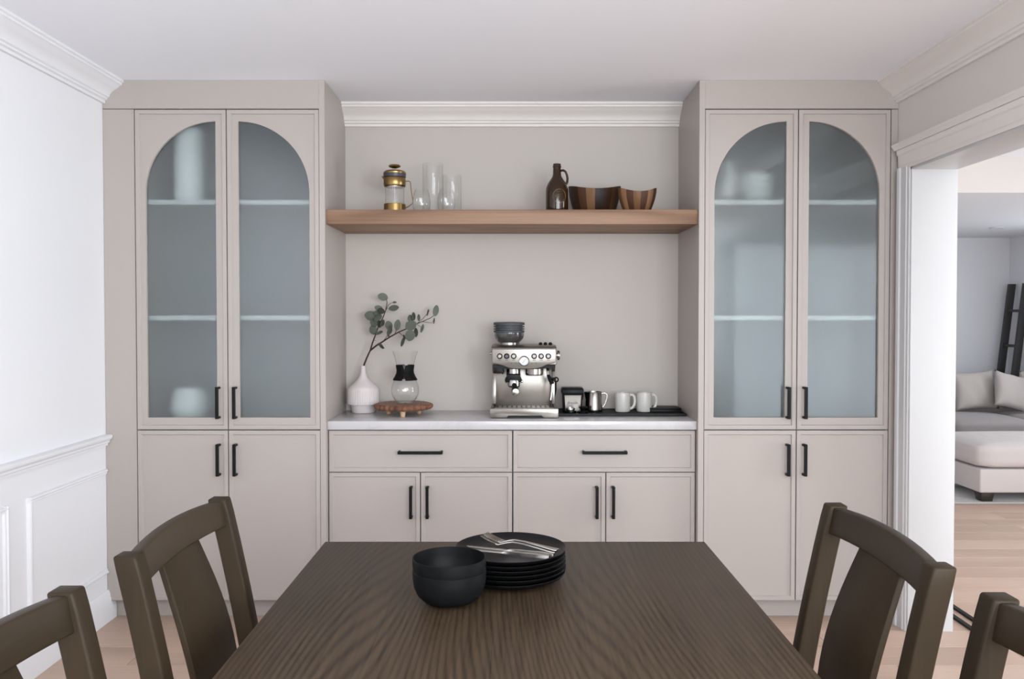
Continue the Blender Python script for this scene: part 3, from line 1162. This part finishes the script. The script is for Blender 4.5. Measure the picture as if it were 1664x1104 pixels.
# amber growler
gw = thing('growler_bottle', 'brown glass growler jug with round gold emblem', 'bottle', (.213, .20, SH))
MB().lathe([(0, .004), (.040, 0), (.050, .003), (.053, .012), (.053, .112), (.051, .126), (.044, .145), (.032, .163), (.022, .178), (.0195, .190), (.0180, .216), (.0182, .220),
            (.0205, .221), (.0205, .226), (.0188, .228), (.0188, .236), (.0170, .238), (.0145, .238), (.0140, .190), (0, .186)], 44).build('bottle_body', 'amber', gw)
MB().tube([(.016, 0, .206), (.030, 0, .208), (.040, 0, .202), (.047, 0, .186), (.050, 0, .168), (.048, 0, .150), (.044, 0, .142)], [.006, .0058, .0055, .0055, .0055, .006, .006], 10).build('handle', 'amber', gw)
# emblem printed round the front of the bottle
def wrap(u, z, r=.0535):
    a = -PI / 2 + u / r
    return (r * math.cos(a), r * math.sin(a), z)
N = 40
pts = [wrap(.010 + .032 * math.cos(2 * PI * k / N), .080 + .032 * math.sin(2 * PI * k / N)) for k in range(N + 1)]
m = MB().tube(pts, .0011, 6)
for (u0, u1, z) in ((-.006, .004, .100), (.006, .012, .100), (.014, .020, .100), (-.008, .028, .088), (-.012, .030, .080), (-.012, .024, .074), (-.004, .022, .066), (.002, .016, .060)):
    n_ = max(2, int((u1 - u0) / .003))
    m.tube([wrap(u0 + (u1 - u0) * i / n_, z) for i in range(n_ + 1)], .0011, 6)
e = m.build('emblem', 'brass', gw)
e['label'] = 'gold ring emblem with lettering'


def stave_bowl(x, y, R, rb, h, dip, label, seq, n=16, phase=0.0):
    c = thing('wooden_bowl', label, 'bowl', (x, y, SH), group='wooden salad bowls on the shelf')
    T = .009
    def P(a, t, inner):
        r = rb + (R - rb) * (1 - (1 - t) ** 1.7) ** .95
        hz = h - dip * math.sin(a) ** 2
        z = hz * t
        if inner:
            r -= T
            z = max(z, .008) if t < 1 else z
        return (r * math.cos(a), r * math.sin(a), z)
    ts = [0, .12, .28, .46, .64, .82, 1.0]
    for k in range(n):
        a0, a1 = phase + 2 * PI * k / n + .002, phase + 2 * PI * (k + 1) / n - .002
        secs = []
        for i in range(5):
            a = a0 + (a1 - a0) * i / 4
            secs.append([P(a, t, False) for t in ts] + [P(a, t, True) for t in reversed(ts)])
        MB().strip(secs).build('stave', 'acacia%d' % seq[k % len(seq)], c, angle=60)
    MB().lathe([(0, .001), (rb - .004, .001), (rb - .004, .0085), (0, .0085)], 32).build('bowl_bottom', 'acacia2', c)
    return c


stave_bowl(.400, .292, .127, .090, .144, .025, 'larger dark wooden bowl next to the brown bottle', [1, 4, 0, 2, 4, 0, 4, 2, 0, 4, 0, 2], 18, .1)
stave_bowl(.587, .160, .091, .058, .117, .026, 'smaller wooden bowl with pale and dark staves', [1, 3, 2, 1, 2, 3, 2, 1], 16, .05)


# ------------------------------------------------------------------ things on the countertop
# vase with ribbed band
vz = thing('ceramic_vase', 'white ribbed vase with narrow neck at the left end of the counter', 'vase', (-.741, .385, CT))
def ribs(a, r, h):
    if .042 < h < .118 and r > .07:
        return r + .0016 * math.cos(44 * a)
    return r
MB().lathe([(0, 0), (.054, 0), (.058, .004), (.061, .036), (.063, .040), (.0755, .042), (.077, .046), (.0770, .114), (.076, .120), (.066, .133), (.044, .150), (.026, .170), (.0165, .190), (.0130, .210), (.0125, .232), (.0112, .233),
            (.0095, .230), (.0090, .205), (0, .200)], 176, rad=ribs).build('vase_body', 'vase', vz, angle=50)

# eucalyptus branch: measured off a grid of K metres with its origin at the mouth of the vase
K = 1 / (4.6 * 328.0)
br = thing('eucalyptus_branch', 'eucalyptus branch with grey green round leaves standing in the vase', 'branch', (-.741, .385, CT + .228))
def G(gx, gy, d=0.0):
    return Vector(((gx - 226) * K, d, (628 - gy) * K))
stems = [
    ([(226, 690, 0), (232, 615, 0), (255, 560, -.005), (282, 505, -.01), (300, 445, -.01), (322, 390, -.015), (348, 320, -.02), (378, 265, -.02), (402, 205, -.025), (412, 150, -.025), (408, 120, -.025)], .0030, .0010),
    ([(282, 505, -.01), (330, 468, -.02), (385, 435, -.03), (440, 400, -.035), (500, 368, -.04), (560, 342, -.045), (620, 312, -.05), (680, 288, -.05), (740, 262, -.055), (775, 236, -.055)], .0028, .0008),
    ([(402, 205, -.025), (425, 162, -.03), (450, 148, -.03), (470, 146, -.03)], .0010, .0006),
    ([(385, 435, -.03), (415, 390, -.02), (430, 350, -.015)], .0011, .0007),
    ([(470, 385, -.035), (485, 345, -.03), (490, 310, -.03)], .0011, .0007),
    ([(322, 390, -.015), (350, 380, -.03), (380, 368, -.035)], .0010, .0007),
    ([(500, 368, -.04), (535, 395, -.05), (540, 420, -.05)], .0010, .0006),
    ([(640, 303, -.05), (690, 262, -.06), (728, 215, -.06), (735, 200, -.06)], .0009, .0006),
    ([(680, 290, -.05), (750, 300, -.045), (768, 270, -.045)], .0008, .0006),
    ([(640, 310, -.05), (670, 330, -.06), (680, 350, -.06)], .0008, .0006),
    ([(330, 468, -.02), (350, 450, -.04), (400, 488, -.05)], .0010, .0007),
    ([(300, 445, -.01), (305, 430, .0), (322, 432, .0)], .0008, .0006),
]
for pts, r0, r1 in stems:
    n_ = len(pts)
    MB().tube([G(*p) for p in pts], [1.65 * (r0 + (r1 - r0) * i / (n_ - 1)) for i in range(n_)], 7).build('twig', 'stem', br)


def leaf_mesh():
    m = MB()
    rows = [(-.5, .02), (-.44, .18), (-.32, .32), (-.15, .42), (.05, .44), (.24, .38), (.40, .24), (.48, .10), (.5, .02)]
    vs_, fs = [], []
    for (l, w) in rows:
        for q in (-1, -.5, 0, .5, 1):
            vs_.append((q * w, .06 * abs(q) * w + .10 * l * l, l))
    for i in range(len(rows) - 1):
        for k in range(4):
            fs.append((i * 5 + k, i * 5 + k + 1, (i + 1) * 5 + k + 1, (i + 1) * 5 + k))
    return m.add(vs_, fs).mesh('leaf', angle=80)


lm = leaf_mesh()
lm.materials.append(M['leaf'])
# centre (grid), depth, length and width in grid units, tilt in the picture plane, turn about own axis
leaves = [(382, 105, -.030, 72, 60, 75, 10), (352, 190, -.035, 62, 44, 70, 20), (372, 210, -.05, 66, 46, 80, -25), (463, 188, -.03, 74, 46, -80, 15),
          (292, 246, -.03, 88, 74, 78, 10), (318, 298, -.045, 62, 54, 40, 20), (352, 262, -.05, 70, 40, -65, 30), (308, 352, -.025, 68, 60, 20, 10),
          (350, 305, -.01, 60, 40, 10, 40), (424, 318, -.02, 66, 56, 20, 15), (434, 352, -.03, 60, 40, -10, 30), (490, 314, -.03, 76, 50, -8, 12),
          (425, 380, -.045, 46, 26, 10, 40), (358, 372, -.04, 66, 24, -72, 50), (374, 470, -.05, 70, 28, 55, 50), (596, 318, -.06, 82, 74, -60, 10),
          (590, 392, -.065, 80, 76, -10, 8), (632, 370, -.05, 66, 40, -8, 40), (590, 268, -.045, 56, 46, 5, 15), (615, 250, -.05, 60, 34, -4, 35),
          (654, 260, -.055, 50, 28, -6, 40), (534, 440, -.05, 70, 32, -18, 45), (680, 340, -.06, 62, 30, -18, 48), (780, 208, -.055, 80, 46, -12, 12),
          (722, 222, -.06, 56, 18, -28, 55), (766, 284, -.045, 46, 18, -14, 55), (572, 322, -.04, 58, 40, 20, 25), (470, 146, -.03, 30, 18, -88, 20),
          (342, 232, -.03, 60, 48, 60, 20), (545, 405, -.05, 40, 22, 20, 40), (376, 300, -.015, 54, 34, -30, 35)]
for gx, gy, d, L, W, til, turn in leaves:
    o = bpy.data.objects.new('leaf', lm)
    COL.objects.link(o)
    o.parent = br
    o.location = G(gx, gy, d)
    o.scale = (W * K / .90, L * K * 1.08, L * K * 1.08)
    o.rotation_euler = (math.radians(rnd.uniform(-12, 12)), math.radians(-til), math.radians(turn))

# wood slab on pegs
sl = thing('wood_slab_stand', 'round live edge wood slab stand on short pegs', 'stand', (-.528, .285, CT))
def scal(a, r, h):
    return r * (1 + .085 * abs(math.sin(13 * a + .6 + .5 * math.sin(3 * a))) - .05 + .012 * math.sin(5 * a + 2))
MB().lathe([(0, .0275), (.118, .0275), (.128, .029), (.137, .037), (.139, .045), (.136, .052), (.128, .0548), (.126, .055)], 132, rad=scal).build('bark_rim', 'bark', sl, angle=50)
MB().lathe([(0, .0549), (.1265, .0549), (.1255, .0562), (0, .0564)], 132, rad=scal).build('slab_top', 'slab', sl, angle=50)
for a in (-1.48, .62, 2.72):
    x, y = .086 * math.cos(a), .086 * math.sin(a)
    MB().lathe([(0, 0), (.010, 0), (.011, .002), (.0145, .027), (0, .0276)], 16, (x, y, 0)).build('peg', 'peg', sl)

# pour-over carafe
cf = thing('pour_over_carafe', 'hourglass glass coffee carafe with black collar on the wood slab', 'carafe', (-.520, .288, CT + .0565))
MB().lathe([(0, .004), (.030, .001), (.040, .003), (.054, .018), (.064, .038), (.0675, .060), (.0645, .086), (.056, .108), (.044, .128), (.0365, .150), (.0385, .168), (.044, .192), (.053, .225), (.0630, .253),
            (.0617, .253), (.0515, .225), (.0425, .192), (.0370, .168), (.035, .150), (.0425, .128), (.0545, .108), (.0630, .086), (.0660, .060), (.0625, .038), (.052, .020), (.038, .008), (0, .008)], 56).build('glass_body', 'glass', cf)
# collar in two halves with a notch at the front
for s in (0, 1):
    secs = []
    a0 = -PI / 2 + s * PI
    N = 20
    prof = [(.0590, .112), (.0595, .115), (.0505, .130), (.0415, .150), (.0420, .162), (.0455, .184), (.0440, .186), (.0390, .164), (.0378, .151), (.0460, .130), (.0555, .112)]
    for i in range(N + 1):
        t = i / N
        sec = []
        for r, h in prof:
            gap = .02 + .14 * (abs(h - .149) / .037) ** 2
            a = a0 + gap + (PI - 2 * gap) * t
            sec.append((r * math.cos(a), r * math.sin(a), h))
        secs.append(sec)
    MB().strip(secs).build('collar', 'rubber', cf, angle=50)
MB().tube([(.038 * math.cos(a), .038 * math.sin(a), .150) for a in [2 * PI * k / 24 for k in range(25)]], .0055, 8).build('collar_tie', 'rubber', cf)

# ---------------------------------------------------------------- espresso machine
U = 1 / 2135.0                 # grid of the machine's front view, origin bottom centre
def mx(g):
    return (g - 420) * U
def mz(g):
    return (1030 - g) * U
em = thing('espresso_machine', 'stainless steel espresso machine with grey grinder hopper', 'coffee machine', (.057, .125, CT))
# drip tray base with a dark arch cut out at the front
poly = [(-.161, .003), (-.083, .003), (-.074, .013), (.080, .013), (.092, .003), (.161, .003), (.161, .044), (.157, .047), (-.157, .047), (-.161, .044)]
MB().prism(poly, 'Y', 0, .030).build('drip_tray', 'steel', em, bevel=.0025)
MB().box(-.158, .158, .026, .315, 0.003, .047).build('base', 'steel', em, bevel=.003)
MB().box(-.150, .150, .012, .30, 0, .012).build('feet_plinth', 'black', em)
g_ = MB().box(-.140, .140, .012, .125, .0468, .0490).build('drip_grille', 'steel', em, bevel=.0008, segs=1)
for i in range(12):
    x = -.125 + i * .0227
    MB().box(x - .004, x + .004, .022, .112, .0489, .0494).build('grille_slot', 'black', g_)
text_mesh('Breville', .013, 'lettering', 'mark', em, (.01, .020, .0498), (math.radians(8), 0, 0))
# splash back and side columns
MB().box(-.134, .138, .128, .310, .047, .262).build('splash_back', 'steel', em, bevel=.002)
MB().prism([(.050, .047), (.310, .047), (.310, .250), (.060, .250), (.098, .215), (.104, .110), (.085, .060)], 'X', -.151, -.133).build('side_column', 'steel', em, bevel=.002)
MB().prism([(.050, .047), (.310, .047), (.310, .250), (.060, .250), (.098, .215), (.104, .110), (.085, .060)], 'X', .133, .149).build('side_column', 'steel', em, bevel=.002)
# head: body and curved control panel
MB().prism([(.024, .250), (.310, .235), (.310, .341), (.050, .341), (.030, .330)], 'X', -.1535, .1525).build('head', 'steel', em, bevel=.004, segs=3)
poly = [(-.150, .326), (-.150, .262), (-.146, .256), (-.120, .252), (-.098, .246), (-.078, .238), (-.060, .233), (-.030, .2315), (.030, .2315), (.056, .233), (.078, .238),
        (.100, .248), (.122, .256), (.144, .260), (.149, .266), (.149, .326)]
MB().prism(poly, 'Y', .014, .060).build('control_panel', 'steel', em, bevel=.003, segs=3)
cp = MB().prism([(x * .985, z + (.002 if z < .25 else 0)) for x, z in [(-.150, .236), (-.06, .228), (.06, .228), (.149, .236), (.149, .25), (-.150, .25)]], 'Y', .024, .13).build('head_underside', 'black', em)
for i, gx in enumerate((175, 245, 315, 520, 590, 662)):
    x, z = mx(gx), mz(407)
    bt = MB().lathe([(.0088, 0), (.0132, 0), (.0132, -.0040), (.0118, -.0050), (.0088, -.003)], 28, (x, .0142, z), 'Y', closed=True).build('button_ring', 'black', em)
    MB().lathe([(0, 0), (.0086, 0), (.0086, -.0045), (.0078, -.0055), (0, -.0056)], 24, (x, .0142, z), 'Y').build('button', 'band' if i == 1 else 'button_steel', bt)
    MB().box(x - .007, x + .007, .0134, .0141, mz(445) - .0012, mz(445) + .0012).build('button_label', 'mark', bt)
x, z = mx(420), mz(455)
gg = MB().lathe([(.0195, 0), (.0245, 0), (.0245, -.006), (.0225, -.009), (.0195, -.007)], 36, (x, .0142, z), 'Y', closed=True).build('gauge_ring', 'chrome', em)
MB().lathe([(0, 0), (.0200, 0), (.0200, -.004), (0, -.004)], 32, (x, .0142, z), 'Y').build('gauge_dial', 'dial', gg)
MB().strip([[(x - .008 - .0006, .0094, z - .010), (x - .008 + .0012, .0094, z - .010), (x - .008 + .0012, .0100, z - .010), (x - .008 - .0006, .0100, z - .010)],
            [(x + .008, .0094, z + .011), (x + .0088, .0094, z + .011), (x + .0088, .0100, z + .011), (x + .008, .0100, z + .011)]]).build('gauge_needle', 'mark', gg)
for gx in (295, 337, 497, 540):
    xx = mx(gx)
    MB().prism([(xx - .0018, mz(486)), (xx + .0022, mz(478)), (xx - .0018, mz(470))], 'Y', .0128, .0145).build('indicator', 'mark', em)
# hopper
hx = mx(268)
MB().lathe([(0, .338), (.046, .338), (.050, .341), (.050, .352), (0, .352)], 40, (hx, .150, 0)).build('hopper_collar', 'steel_v', em)
hb = MB().lathe([(0, .350), (.048, .350), (.054, .356), (.069, .372), (.0735, .385), (.0735, .400), (.072, .402), (0, .402)], 44, (hx, .150, 0)).build('hopper', 'smoke', em)
prof = [(0, .400), (.0735, .400), (.0745, .404)]
z = .404
for i in range(3):
    prof += [(.0745, z + .0062), (.0660, z + .0066), (.0660, z + .0100), (.0750, z + .0104)]
    z += .0104
prof += [(.0760, .444), (.0755, .448), (.060, .451), (0, .452)]
MB().lathe(prof, 44, (hx, .150, 0)).build('hopper_lid', 'lid_gray', hb, angle=30)
# group head, grinder outlet, cradle
MB().lathe([(0, .240), (.042, .240), (.042, .204), (.039, .199), (0, .199)], 40, (mx(525), .072, 0)).build('group_head', 'steel_v', em, angle=30)
MB().lathe([(0, .240), (.032, .240), (.033, .208), (0, .208)], 36, (mx(312), .072, 0)).build('grinder_outlet', 'steel_v', em, angle=30)
MB().prism([(mx(240), mz(592)), (mx(385), mz(592)), (mx(382), mz(618)), (mx(398), mz(652)), (mx(390), mz(672)), (mx(232), mz(672)), (mx(224), mz(652)), (mx(246), mz(618))], 'Y', .040, .126).build('grinder_cradle', 'black', em, bevel=.003)
pf = MB().lathe([(0, .178), (.029, .178), (.031, .174), (.030, .150), (.024, .142), (0, .140)], 36, (mx(318), .064, 0)).build('portafilter', 'chrome', em, angle=30)
for s in (-1, 1):
    MB().lathe([(0, 0), (.006, .001), (.007, .005), (.0055, .010), (0, .011)], 16, (mx(318) + (s * .031 if s > 0 else -.042), .058, .170), 'X').build('lug', 'chrome', pf)
MB().tube([(mx(320), .045, .158), (mx(325), .010, .146), (mx(330), -.030, .134), (mx(334), -.058, .130)], [.010, .0135, .0165, .0175], 20).build('portafilter_handle', 'black', pf)
MB().lathe([(0, 0), (.0165, 0), (.0175, -.003), (.015, -.007), (0, -.008)], 28, (mx(334), -.058, .130), 'Y').build('handle_cap', 'chrome', pf)
# hot water outlet with tamper on the left
MB().prism([(mx(118), mz(515)), (mx(205), mz(515)), (mx(205), mz(545)), (mx(222), mz(572)), (mx(210), mz(583)), (mx(110), mz(583)), (mx(104), mz(572)), (mx(124), mz(545))], 'Y', .030, .085).build('tamper_holder', 'black', em, bevel=.003)
MB().lathe([(0, .206), (.024, .206), (.025, .210), (0, .212)], 28, (mx(160), .055, 0)).build('tamper_disc', 'chrome', em)
# steam wand
sw = MB().tube([(mx(662), .060, mz(520)), (mx(662), .050, mz(570)), (mx(668), .046, mz(600))], .0085, 14).build('steam_wand', 'chrome', em)
MB().tube([(mx(660), .044, mz(598)), (mx(684), .040, mz(645)), (mx(705), .036, mz(690))], [.007, .0105, .0095], 14).build('wand_grip', 'rubber', sw)
MB().tube([(mx(705), .036, mz(640)), (mx(730), .034, mz(642))], .008, 12).build('grip_stem', 'rubber', sw)
MB().lathe([(.007, -.005), (.0125, -.005), (.0135, 0), (.0125, .005), (.007, .005)], 24, (mx(741), .032, mz(645)), 'Y', closed=True).build('grip_ring', 'rubber', sw)
MB().tube([(mx(705), .036, mz(690)), (mx(698), .033, mz(760)), (mx(686), .028, mz(850))], [.0052, .0048, .0042], 12).build('wand_tube', 'chrome', sw)
MB().tube([(mx(742), .15, mz(640)), (mx(752), .15, mz(700)), (mx(752), .15, mz(770)), (mx(738), .15, mz(840)), (mx(730), .16, mz(900))], .0040, 10).build('hose', 'rubber', em)
# side dial, nub, cup-rail knobs on the top
MB().lathe([(0, 0), (.014, 0), (.014, .006), (.0235, .007), (.0235, .014), (.021, .018), (0, .018)], 32, (.152, .085, mz(405)), 'X').build('steam_dial', 'steel_v', em, angle=30)
MB().lathe([(0, 0), (.006, 0), (.006, -.008), (0, -.009)], 16, (-.153, .085, mz(385)), 'X').build('grind_dial', 'steel_v', em)
for gx in (590, 640, 690):
    MB().lathe([(0, .339), (.005, .339), (.0085, .344), (.0085, .350), (.005, .354), (0, .355)], 18, (mx(gx), .10, 0)).build('top_knob', 'black', em)

# ---------------------------------------------------------------- black tray and what stands on it
tr = thing('serving_tray', 'long black ribbed tray at the right end of the counter', 'tray', (.529, .325, CT))
MB().box(-.306, .306, -.112, .115, .0005, .006).build('tray_floor', 'black', tr, bevel=.002)
for i in range(30):
    y = -.100 + i * .0072
    MB().box(-.294, .294, y, y + .0036, .0059, .0078).build('rib', 'black', tr)
rim = MB()
for (x0, x1, y0, y1) in ((-.306, .306, -.112, -.106), (-.306, .306, .109, .115), (-.306, -.300, -.106, .109), (.300, .306, -.106, .109)):
    rim.box(x0, x1, y0, y1, .004, .013)
rim.build('rim', 'black', tr)
T0 = CT + .0079
o = thing('black_box', 'flat black box on the right end of the tray', 'box', (.752, .365, T0))
MB().box(-.074, .074, -.062, .058, 0, .014).build('box_body', 'black', o, bevel=.002)
MB().box(-.077, .077, -.065, .061, .0142, .0215).build('box_lid', 'black', o, bevel=.003)

# canister with steel front
kb = thing('knock_box', 'black framed steel coffee canister next to the espresso machine', 'canister', (.297, .335, T0))
MB().strip([[(-.044, -.035, .000), (.044, -.035, .000), (.046, .035, .000), (-.046, .035, .000)], [(-.0475, -.040, .090), (.0475, -.040, .090), (.048, .040, .090), (-.048, .040, .090)]]).build('body', 'black', kb, bevel=.003)
MB().strip([[(-.052, -.046, .090), (.052, -.046, .090), (.052, .046, .090), (-.052, .046, .090)], [(-.0535, -.047, .096), (.0535, -.047, .096), (.0535, .047, .096), (-.0535, .047, .096)],
            [(-.0525, -.046, .114), (.0525, -.046, .114), (.0525, .046, .114), (-.0525, .046, .114)], [(-.049, -.042, .121), (.049, -.042, .121), (.049, .042, .121), (-.049, .042, .121)]]).build('lid', 'black', kb, bevel=.003)
MB().strip([[(-.036, -.0375, .004), (.036, -.0375, .004), (.036, -.030, .004), (-.036, -.030, .004)], [(-.0410, -.0415, .086), (.0410, -.0415, .086), (.041, -.030, .086), (-.041, -.030, .086)]]).build('steel_front', 'steel', kb, bevel=.001, segs=1)
text_mesh('Breville', .017, 'lettering', 'mark', kb, (-.002, -.0412, .048), (math.radians(87), 0, 0), .3)
MB().strip([[(.044, -.02, .060), (.050, -.02, .060), (.050, .02, .060), (.044, .02, .060)], [(.050, -.03, .092), (.0545, -.03, .092), (.0545, .03, .092), (.050, .03, .092)]]).build('side_grip', 'black', kb)

# milk pitcher
mp = thing('milk_pitcher', 'small stainless steel milk pitcher on the tray', 'pitcher', (.404, .350, T0))
MB().lathe([(0, 0), (.041, 0), (.0435, .003), (.0435, .012), (.042, .030), (.040, .060), (.0385, .088), (.0395, .098), (.0385, .0985), (.037, .088), (.0385, .060), (.041, .015), (0, .006)], 44,
           rad=lambda a, r, h: r + (.008 * math.exp(-((a - PI) / .35) ** 2) if h > .085 else 0)).build('body', 'steel_v', mp, angle=40)
MB().tube([(.038, 0, .088), (.056, 0, .092), (.066, 0, .084), (.066, 0, .066), (.058, 0, .040), (.050, 0, .026), (.042, 0, .022)], .0018, 10, flat=2.0).build('handle', 'chrome', mp)

# small tools in front
o = thing('filter_basket', 'small black cup with bright steel top in front of the canister', 'filter cup', (.283, .268, T0))
MB().lathe([(0, 0), (.026, 0), (.029, .003), (.029, .016), (0, .017)], 28).build('cup', 'black_gloss', o)
MB().lathe([(0, .017), (.021, .017), (.022, .022), (.020, .028), (.017, .029), (.016, .021), (0, .020)], 28).build('steel_top', 'chrome', o)
o = thing('coffee_tamper', 'small round black tamper between the canister and the pitcher', 'tamper', (.345, .272, T0))
MB().lathe([(0, 0), (.024, 0), (.025, .002), (.025, .010), (.022, .012), (0, .012)], 28).build('tamper_base', 'black', o)
MB().lathe([(0, .012), (.012, .012), (.013, .020), (.020, .026), (.021, .031), (.016, .035), (0, .036)], 28).build('tamper_grip', 'black_gloss', o)


def mug(x, y, label):
    c = thing('coffee_mug', label, 'mug', (x, y, T0), group='pale grey mugs on the tray')
    MB().lathe([(0, .002), (.031, 0), (.035, .002), (.0372, .010), (.0378, .092), (.0372, .0945), (.0360, .0945), (.0352, .092), (.0347, .012), (.030, .007), (0, .006)], 40).build('mug_body', 'mug', c, angle=40)
    MB().tube([(.035, 0, .082), (.048, 0, .084), (.058, 0, .074), (.061, 0, .054), (.058, 0, .034), (.049, 0, .019), (.035, 0, .014)], .0045, 10, flat=1.5).build('handle', 'mug', c)
    return c


mug(.546, .345, 'pale grey mug on the tray nearer the coffee machine')
mug(.653, .345, 'pale grey mug on the tray nearer the flat black box')


# ------------------------------------------------------------------ living room beyond the doorway
def cushion(x0, x1, y0, y1, z0, z1, r=.05, crown=.02, nx=12, ny=10):
    """soft block with rounded edges and a crowned top"""
    bm = bmesh.new()
    bmesh.ops.create_cube(bm, size=1)
    for v in bm.verts:
        v.co = ((v.co.x + .5) * (x1 - x0) + x0, (v.co.y + .5) * (y1 - y0) + y0, (v.co.z + .5) * (z1 - z0) + z0)
    bmesh.ops.subdivide_edges(bm, edges=bm.edges, cuts=9, use_grid_fill=True)
    cx, cy, cz = (x0 + x1) / 2, (y0 + y1) / 2, (z0 + z1) / 2
    hx, hy, hz = (x1 - x0) / 2, (y1 - y0) / 2, (z1 - z0) / 2
    r = min(r, hx, hy, hz)
    for v in bm.verts:
        p = Vector((v.co.x - cx, v.co.y - cy, v.co.z - cz))
        u, w = p.x / hx, p.y / hy
        q = Vector((max(-hx + r, min(hx - r, p.x)), max(-hy + r, min(hy - r, p.y)), max(-hz + r, min(hz - r, p.z))))
        d = p - q
        if d.length > 1e-6:
            d = d.normalized() * r
        p = q + d
        if p.z > 0:
            p.z += crown * (1 - u * u) * (1 - w * w)
        v.co = p + Vector((cx, cy, cz))
    me = bpy.data.meshes.new('cushion')
    bm.to_mesh(me)
    bm.free()
    me.shade_smooth()
    return me


def add_part(name, me, mat, parent):
    o = bpy.data.objects.new(name, me)
    me.materials.append(M[mat])
    COL.objects.link(o)
    o.parent = parent
    return o


rug = MB().box(3.20, 5.15, 2.36, 4.40, .0005, .012).build('area_rug', 'rug', bevel=.004)
tag(rug, 'pale woven rug under the sofa and ottoman', 'rug')

ot = thing('ottoman', 'pale linen upholstered ottoman on dark block feet', 'ottoman', (4.10, 2.70, .0125))
MB().box(-.655, .655, -.345, .345, .070, .245).build('base', 'sofa', ot, bevel=.012, segs=3)
add_part('seat_cushion', cushion(-.675, .675, -.365, .365, .247, .432, .06, .022), 'sofa', ot)
for sx in (-1, 1):
    for sy in (-1, 1):
        x, y = sx * .585, sy * .275
        MB().strip([[(x - a, y - a, z), (x + a, y - a, z), (x + a, y + a, z), (x - a, y + a, z)] for a, z in ((.040, 0), (.050, .0698))]).build('foot', 'dark_foot', ot, bevel=.003)

so = thing('sofa', 'upholstered sofa behind the ottoman, shade put into its colour', 'sofa', (4.15, 4.10, .0))
MB().box(-1.0, 1.0, -.48, .46, .08, .30).build('base', 'sofa_shaded', so, bevel=.012, segs=3)
for i, (x0, x1) in enumerate(((-1.0, -.235), (-.228, .52), (.527, 1.0))):
    add_part('seat_cushion', cushion(x0, x1, -.50, .30, .302, .455, .05, .018), 'sofa_shaded', so)
MB().box(-1.0, 1.0, .30, .50, .302, .640).build('backrest', 'sofa_shaded', so, bevel=.03, segs=4)
for sx in (-1, 1):
    for sy in (-1, 1):
        MB().box(sx * .92 - .03, sx * .92 + .03, sy * .40 - .03, sy * .40 + .03, .0125, .0798).build('foot', 'dark_foot', so)


def pillow(name, w, h, t, loc, rot, label):
    bm = bmesh.new()
    N = 14
    vv = {}
    for side in (0, 1):
        for i in range(N + 1):
            for j in range(N + 1):
                u, w_ = -1 + 2 * i / N, -1 + 2 * j / N
                edge = i in (0, N) or j in (0, N)
                if side and edge:
                    vv[side, i, j] = vv[0, i, j]
                    continue
                pinch = 1 - .10 * (1 - abs(u) ** 2) * (abs(w_) ** 6) - .0
                pinch2 = 1 - .10 * (1 - abs(w_) ** 2) * (abs(u) ** 6)
                th = t / 2 * ((1 - u ** 2) * (1 - w_ ** 2)) ** .45
                th *= 1 + .08 * math.sin(7 * u + 3 * w_) * (1 - u * u)
                vv[side, i, j] = bm.verts.new((u * w / 2 * pinch2, (-1 if side == 0 else 1) * th, w_ * h / 2 * pinch))
    for side in (0, 1):
        for i in range(N):
            for j in range(N):
                q = [vv[side, i, j], vv[side, i + 1, j], vv[side, i + 1, j + 1], vv[side, i, j + 1]]
                try:
                    bm.faces.new(q)
                except ValueError:
                    pass
    bmesh.ops.recalc_face_normals(bm, faces=bm.faces)
    me = bpy.data.meshes.new(name)
    bm.to_mesh(me)
    bm.free()
    me.shade_smooth()
    me.materials.append(M['pillow'])
    o = bpy.data.objects.new(name, me)
    COL.objects.link(o)
    o.location = loc
    o.rotation_euler = rot
    return tag(o, label, 'pillow', 'throw pillows on the sofa')


pillow('throw_pillow', .42, .38, .15, (4.46, 4.28, .668), (math.radians(-14), math.radians(-3), 0), 'grey linen pillow leaning next to the white door jamb')
pillow('throw_pillow', .36, .36, .14, (4.73, 4.13, .672), (math.radians(-20), math.radians(14), .1), 'tilted linen pillow below the dark ladder')
pillow('throw_pillow', .36, .36, .14, (5.05, 4.24, .665), (math.radians(-15), math.radians(8), -.2), 'linen pillow cut off by the right edge of the photo')

# leaning ladder
ld = thing('leaning_ladder', 'dark wooden ladder leaning behind the sofa', 'ladder', (5.02, 4.84, 0))
H_ = 1.72
for s in (-1, 1):
    y = s * .125
    MB().strip([[(x - .035, y - .018, z), (x + .035, y - .018, z), (x + .035, y + .018, z), (x - .035, y + .018, z)] for x, z in ((.0, .0), (.198, H_))]).build('rail', 'ladder', ld, bevel=.003)
for z in (.36, .72, 1.08, 1.44):
    x = .198 * z / H_
    MB().box(x - .022, x + .022, -.108, .108, z - .014, z + .014).build('rung', 'ladder', ld, bevel=.003)

# recessed light in the lower ceiling
rl = thing('recessed_light', 'small round recessed light in the grey ceiling past the doorway', 'light', (4.55, 4.10, 2.2148))
MB().lathe([(.040, 0), (.062, 0), (.062, -.004), (.056, -.007), (.040, -.004)], 32, closed=True).build('trim_ring', 'trim', rl)
MB().lathe([(0, -.0005), (.040, -.0005), (.040, -.003), (0, -.003)], 28).build('lens', 'dial', rl)

# low black metal frame standing on the floor beside the jamb
fr = thing('metal_floor_frame', 'low black metal frame on the floor beside the doorway jamb', 'metal frame', (2.055, .00, 0))
MB().box(-.040, -.018, -.16, .16, .0003, .012).build('rail', 'handle', fr, bevel=.001, segs=1)
MB().box(.028, .050, -.16, .20, .0003, .012).build('rail', 'handle', fr, bevel=.001, segs=1)
MB().box(-.040, .050, -.182, -.1605, .0003, .012).build('end_bar', 'handle', fr, bevel=.001, segs=1)
